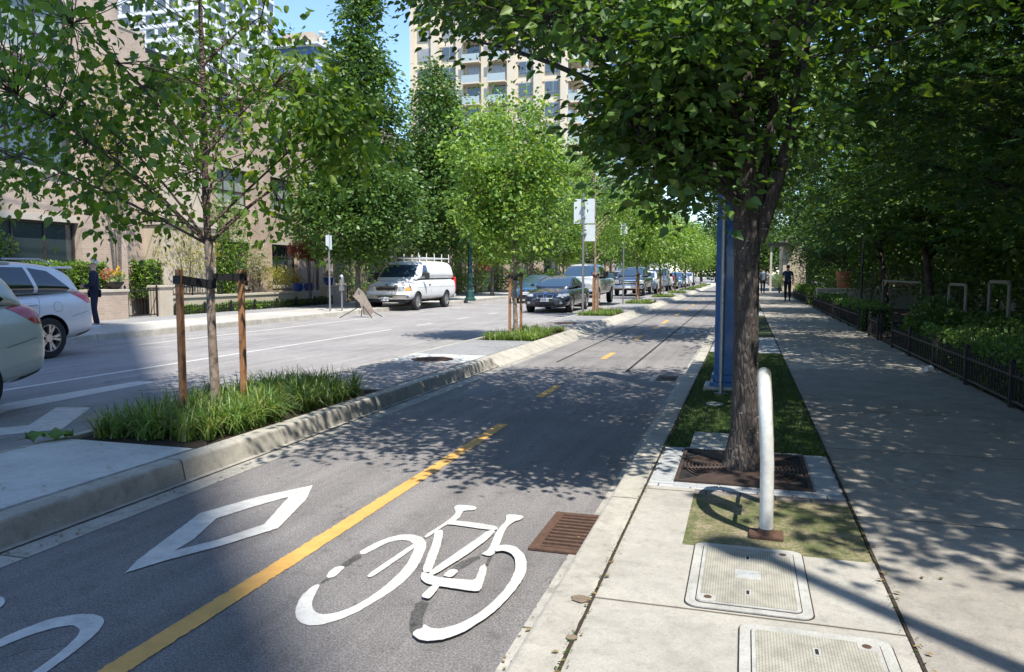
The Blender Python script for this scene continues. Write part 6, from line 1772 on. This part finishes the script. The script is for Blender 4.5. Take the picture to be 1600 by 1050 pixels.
car_copy(sed, (-7.3, 92, 0), "silver car near the end of the parked row", ("dark_navy_paint", 'carsilver'), G_)
car_copy(suv, (-7.3, 101, 0), "last white car of the parked row beside the island", ("white_car_paint", 'carsilver'), G_)
car_copy(suv, (-12.3, 72, 0), "dark crossover parked at the far kerb beyond the blue sedan", ("white_car_paint", 'cardark'), G_)

# ------------------------------------------------------------ people
def skin_mesh(name, nodes, edges, mat, parent, sub=2, extra=None):
    """nodes: name -> (x,y,z,rx,ry)"""
    keys = list(nodes); me = bpy.data.meshes.new(name)
    me.from_pydata([nodes[k][:3] for k in keys], [(keys.index(a), keys.index(b)) for a, b in edges], [])
    o = bpy.data.objects.new(name, me); col.objects.link(o)
    md = o.modifiers.new("skin", 'SKIN')
    sv = me.skin_vertices[0].data
    for i, k in enumerate(keys):
        sv[i].radius = (nodes[k][3], nodes[k][4]); sv[i].use_root = (i == 0)
    s = o.modifiers.new("sub", 'SUBSURF'); s.levels = sub; s.render_levels = sub
    bake(o); o.modifiers.clear()
    if extra:
        bm = bmesh.new(); bm.from_mesh(o.data)
        t = bpy.data.meshes.new("t"); t.from_pydata(extra.v, [], extra.f); bm.from_mesh(t); bm.to_mesh(o.data); bm.free(); bpy.data.meshes.remove(t)
    o.data.materials.clear(); o.data.materials.append(mat)
    o.data.polygons.foreach_set("use_smooth", np.ones(len(o.data.polygons), bool))
    o.parent = parent
    return o

def person(label, loc, rz, H, pose, top, bottom, shoe, hair, sleeves=True, glasses=False, longcoat=0.0):
    root = empty("person", loc, label, "person", None, rz)
    s = H / 1.75
    J = {}
    def P(k, x, y, z, r, r2=None): J[k] = (x * s, y * s, z * s, r * s, (r2 or r) * s)
    # faces -Y
    P('pelvis', 0, 0, .95, .145, .11); P('waist', 0, 0, 1.08, .13, .10); P('chest', 0, .0, 1.28, .155, .11); P('top', 0, .0, 1.42, .10, .08)
    P('neck', 0, -.005, 1.50, .055); P('head0', 0, -.015, 1.58, .075, .085); P('head1', 0, -.01, 1.68, .078, .092)
    hands = pose['hands']; feet = pose['feet']
    E = [('pelvis', 'waist'), ('waist', 'chest'), ('chest', 'top'), ('top', 'neck'), ('neck', 'head0'), ('head0', 'head1')]
    ex = MB()
    for sd, n in ((-1, 'l'), (1, 'r')):
        hx, hy, hz, ex_, ey, ez = hands[n]
        P('sh' + n, sd * .185, 0, 1.40, .055); P('el' + n, ex_, ey, ez, .042); P('wr' + n, hx, hy, hz, .028)
        d = Vector((hx - ex_, hy - ey, hz - ez)).normalized()
        pc = Vector((hx, hy, hz)) + d * .06
        P('pa' + n, pc.x, pc.y, pc.z, .036, .018)
        E += [('top', 'sh' + n), ('sh' + n, 'el' + n), ('el' + n, 'wr' + n), ('wr' + n, 'pa' + n)]
        side = Vector((1, 0, 0)).cross(d).normalized() if abs(d.x) < .8 else Vector((0, 1, 0))
        for q, ln in zip((-.027, -.009, .009, .027), (.062, .072, .068, .055)):
            b = (pc + side * q) * s; c = b + (d * ln * .5) * s; e = c + (d * .4 + Vector((-sd * .5, -.3, 0)) * .5) * ln * .5 * s
            ex.tube([b, c, e], [.0085 * s, .008 * s, .0065 * s], 6)
        b = (pc - d * .03 + side * -.03) * s
        ex.tube([b, b + (d * .3 - side * .8).normalized() * .035 * s, b + (d * .8 - side * .8).normalized() * .06 * s], [.010 * s, .009 * s, .007 * s], 6)
        kx, ky, kz, fx, fy, fz = feet[n]
        P('hip' + n, sd * .09, 0, .90, .088); P('kn' + n, kx, ky, kz, .058); P('an' + n, fx, fy, fz + .09, .038); P('to' + n, fx + sd * .01, fy - .12, fz + .035, .036, .028)
        E += [('pelvis', 'hip' + n), ('hip' + n, 'kn' + n), ('kn' + n, 'an' + n), ('an' + n, 'to' + n)]
    # face
    ex.tube([(0, -.105 * s, 1.645 * s), (0, -.128 * s, 1.60 * s), (0, -.10 * s, 1.592 * s)], [.008 * s, .014 * s, .008 * s], 6)
    for sd in (-1, 1):
        ex.ball((sd * .082 * s, -.005 * s, 1.63 * s), (.010 * s, .02 * s, .032 * s), 6)
    body = skin_mesh("body", J, E, MAT['skin'], root, 2, ex)
    m = MB()
    for sd in (-1, 1): m.ball((sd * .032 * s, -.096 * s, 1.645 * s), (.012 * s, .008 * s, .008 * s), 6)
    m.build("eyes", MAT['black'], root)
    MB().box(-.022 * s, .022 * s, -.104 * s, -.096 * s, 1.558 * s, 1.566 * s).build("mouth", MAT['terracotta'], root, bevel=.003)
    # hair cap
    hm = MB().ball((0, .02 * s, 1.68 * s), (.090 * s, .102 * s, .090 * s), 12)
    h = hm.build("hair", MAT[hair], root, smooth=True)
    bm = bmesh.new(); bm.from_mesh(h.data)
    bmesh.ops.bisect_plane(bm, geom=bm.verts[:] + bm.edges[:] + bm.faces[:], plane_co=(0, .0, 1.685 * s), plane_no=(0, -.6, -.8), clear_outer=True)
    for v in bm.verts: v.co += Vector((random.uniform(-1, 1), random.uniform(-1, 1), random.uniform(-1, 1))) * .004
    bm.to_mesh(h.data); bm.free()
    if glasses:
        MB().box(-.07 * s, .07 * s, -.112 * s, -.10 * s, 1.63 * s, 1.662 * s).tube([(-.07 * s, -.10 * s, 1.65 * s), (-.088 * s, 0, 1.655 * s)], .004, 5).tube([(.07 * s, -.10 * s, 1.65 * s), (.088 * s, 0, 1.655 * s)], .004, 5).build("sunglasses", MAT['black'], root, bevel=.004)
    def grown(keys, d, over={}):
        return {k: over.get(k, (*J[k][:3], J[k][3] + d * s, J[k][4] + d * s)) for k in keys}
    tk = ['waist', 'pelvis', 'chest', 'top', 'shl', 'ell', 'shr', 'elr'] + (['wrl', 'wrr'] if sleeves else [])
    tn = grown(tk, .016)
    te = [e for e in E if e[0] in tn and e[1] in tn]
    if not sleeves:
        for n in 'lr':
            a, b = Vector(J['sh' + n][:3]), Vector(J['el' + n][:3]); c = a + (b - a) * .62
            tn['el' + n] = (*c, .062 * s, .062 * s)
    tn['pelvis'] = (0, 0, .88 * s, .185 * s, .145 * s); tn['waist'] = (0, 0, 1.08 * s, .165 * s, .13 * s)
    skin_mesh("jacket" if sleeves else "shirt", tn, te, MAT[top], root, 2)
    bk = ['pelvis', 'hipl', 'knl', 'anl', 'hipr', 'knr', 'anr']
    bn = grown(bk, .016); bn['pelvis'] = (0, 0, .96 * s, .150 * s, .115 * s)
    for n in 'lr':
        bn['an' + n] = (*J['an' + n][:3], .052 * s, .055 * s)
    skin_mesh("trousers", bn, [e for e in E if e[0] in bn and e[1] in bn], MAT[bottom], root, 2)
    for n in 'lr':
        fx, fy, fz = feet[n][3:]
        mm = MB()
        mm.ball((fx * s, (fy - .06) * s, (fz + .045) * s), (.048 * s, .135 * s, .045 * s), 8)
        mm.box((fx - .045) * s, (fx + .045) * s, (fy - .18) * s, (fy + .06) * s, fz * s, (fz + .025) * s)
        mm.build("shoe", MAT[shoe], root, smooth=True)
    return root
stand = {'hands': {'l': (-.10, -.22, 1.08, -.26, -.02, 1.12), 'r': (.10, -.23, 1.07, .26, -.02, 1.12)},
         'feet': {'l': (-.09, -.03, .50, -.09, .0, 0), 'r': (.10, -.02, .50, .11, .06, 0)}}
walk = {'hands': {'l': (-.24, -.16, .86, -.245, .02, 1.12), 'r': (.24, .14, .86, .245, .08, 1.12)},
        'feet': {'l': (-.09, .02, .50, -.09, .22, .03), 'r': (.09, -.12, .52, .08, -.2, 0)}}
walk2 = {'hands': {'l': (-.27, .12, .86, -.27, .06, 1.12), 'r': (.24, -.16, .90, .27, .0, 1.12)},
         'feet': {'l': (-.09, -.10, .52, -.09, -.18, 0), 'r': (.09, .06, .5, .09, .24, .03)}}
pL = at(150, 512, .15)
person("white haired person in sunglasses and navy jacket standing in profile beyond the white car", (pL[0], pL[1], .147), math.radians(-48), 1.68, stand, 'navy', 'navy', 'shoe', 'whitehair', glasses=True)
person("person in navy t-shirt and dark trousers walking away on the right pavement", (2.0, 40.3, .147), math.radians(180), 1.76, walk, 'navytee', 'darkpants', 'black', 'darkhair', sleeves=False)
person("farther person in a grey shirt walking away just right of the big tree trunk", (1.15, 55.5, .147), math.radians(180), 1.74, walk2, 'greyshirt', 'darkpants', 'black', 'darkhair', sleeves=False)
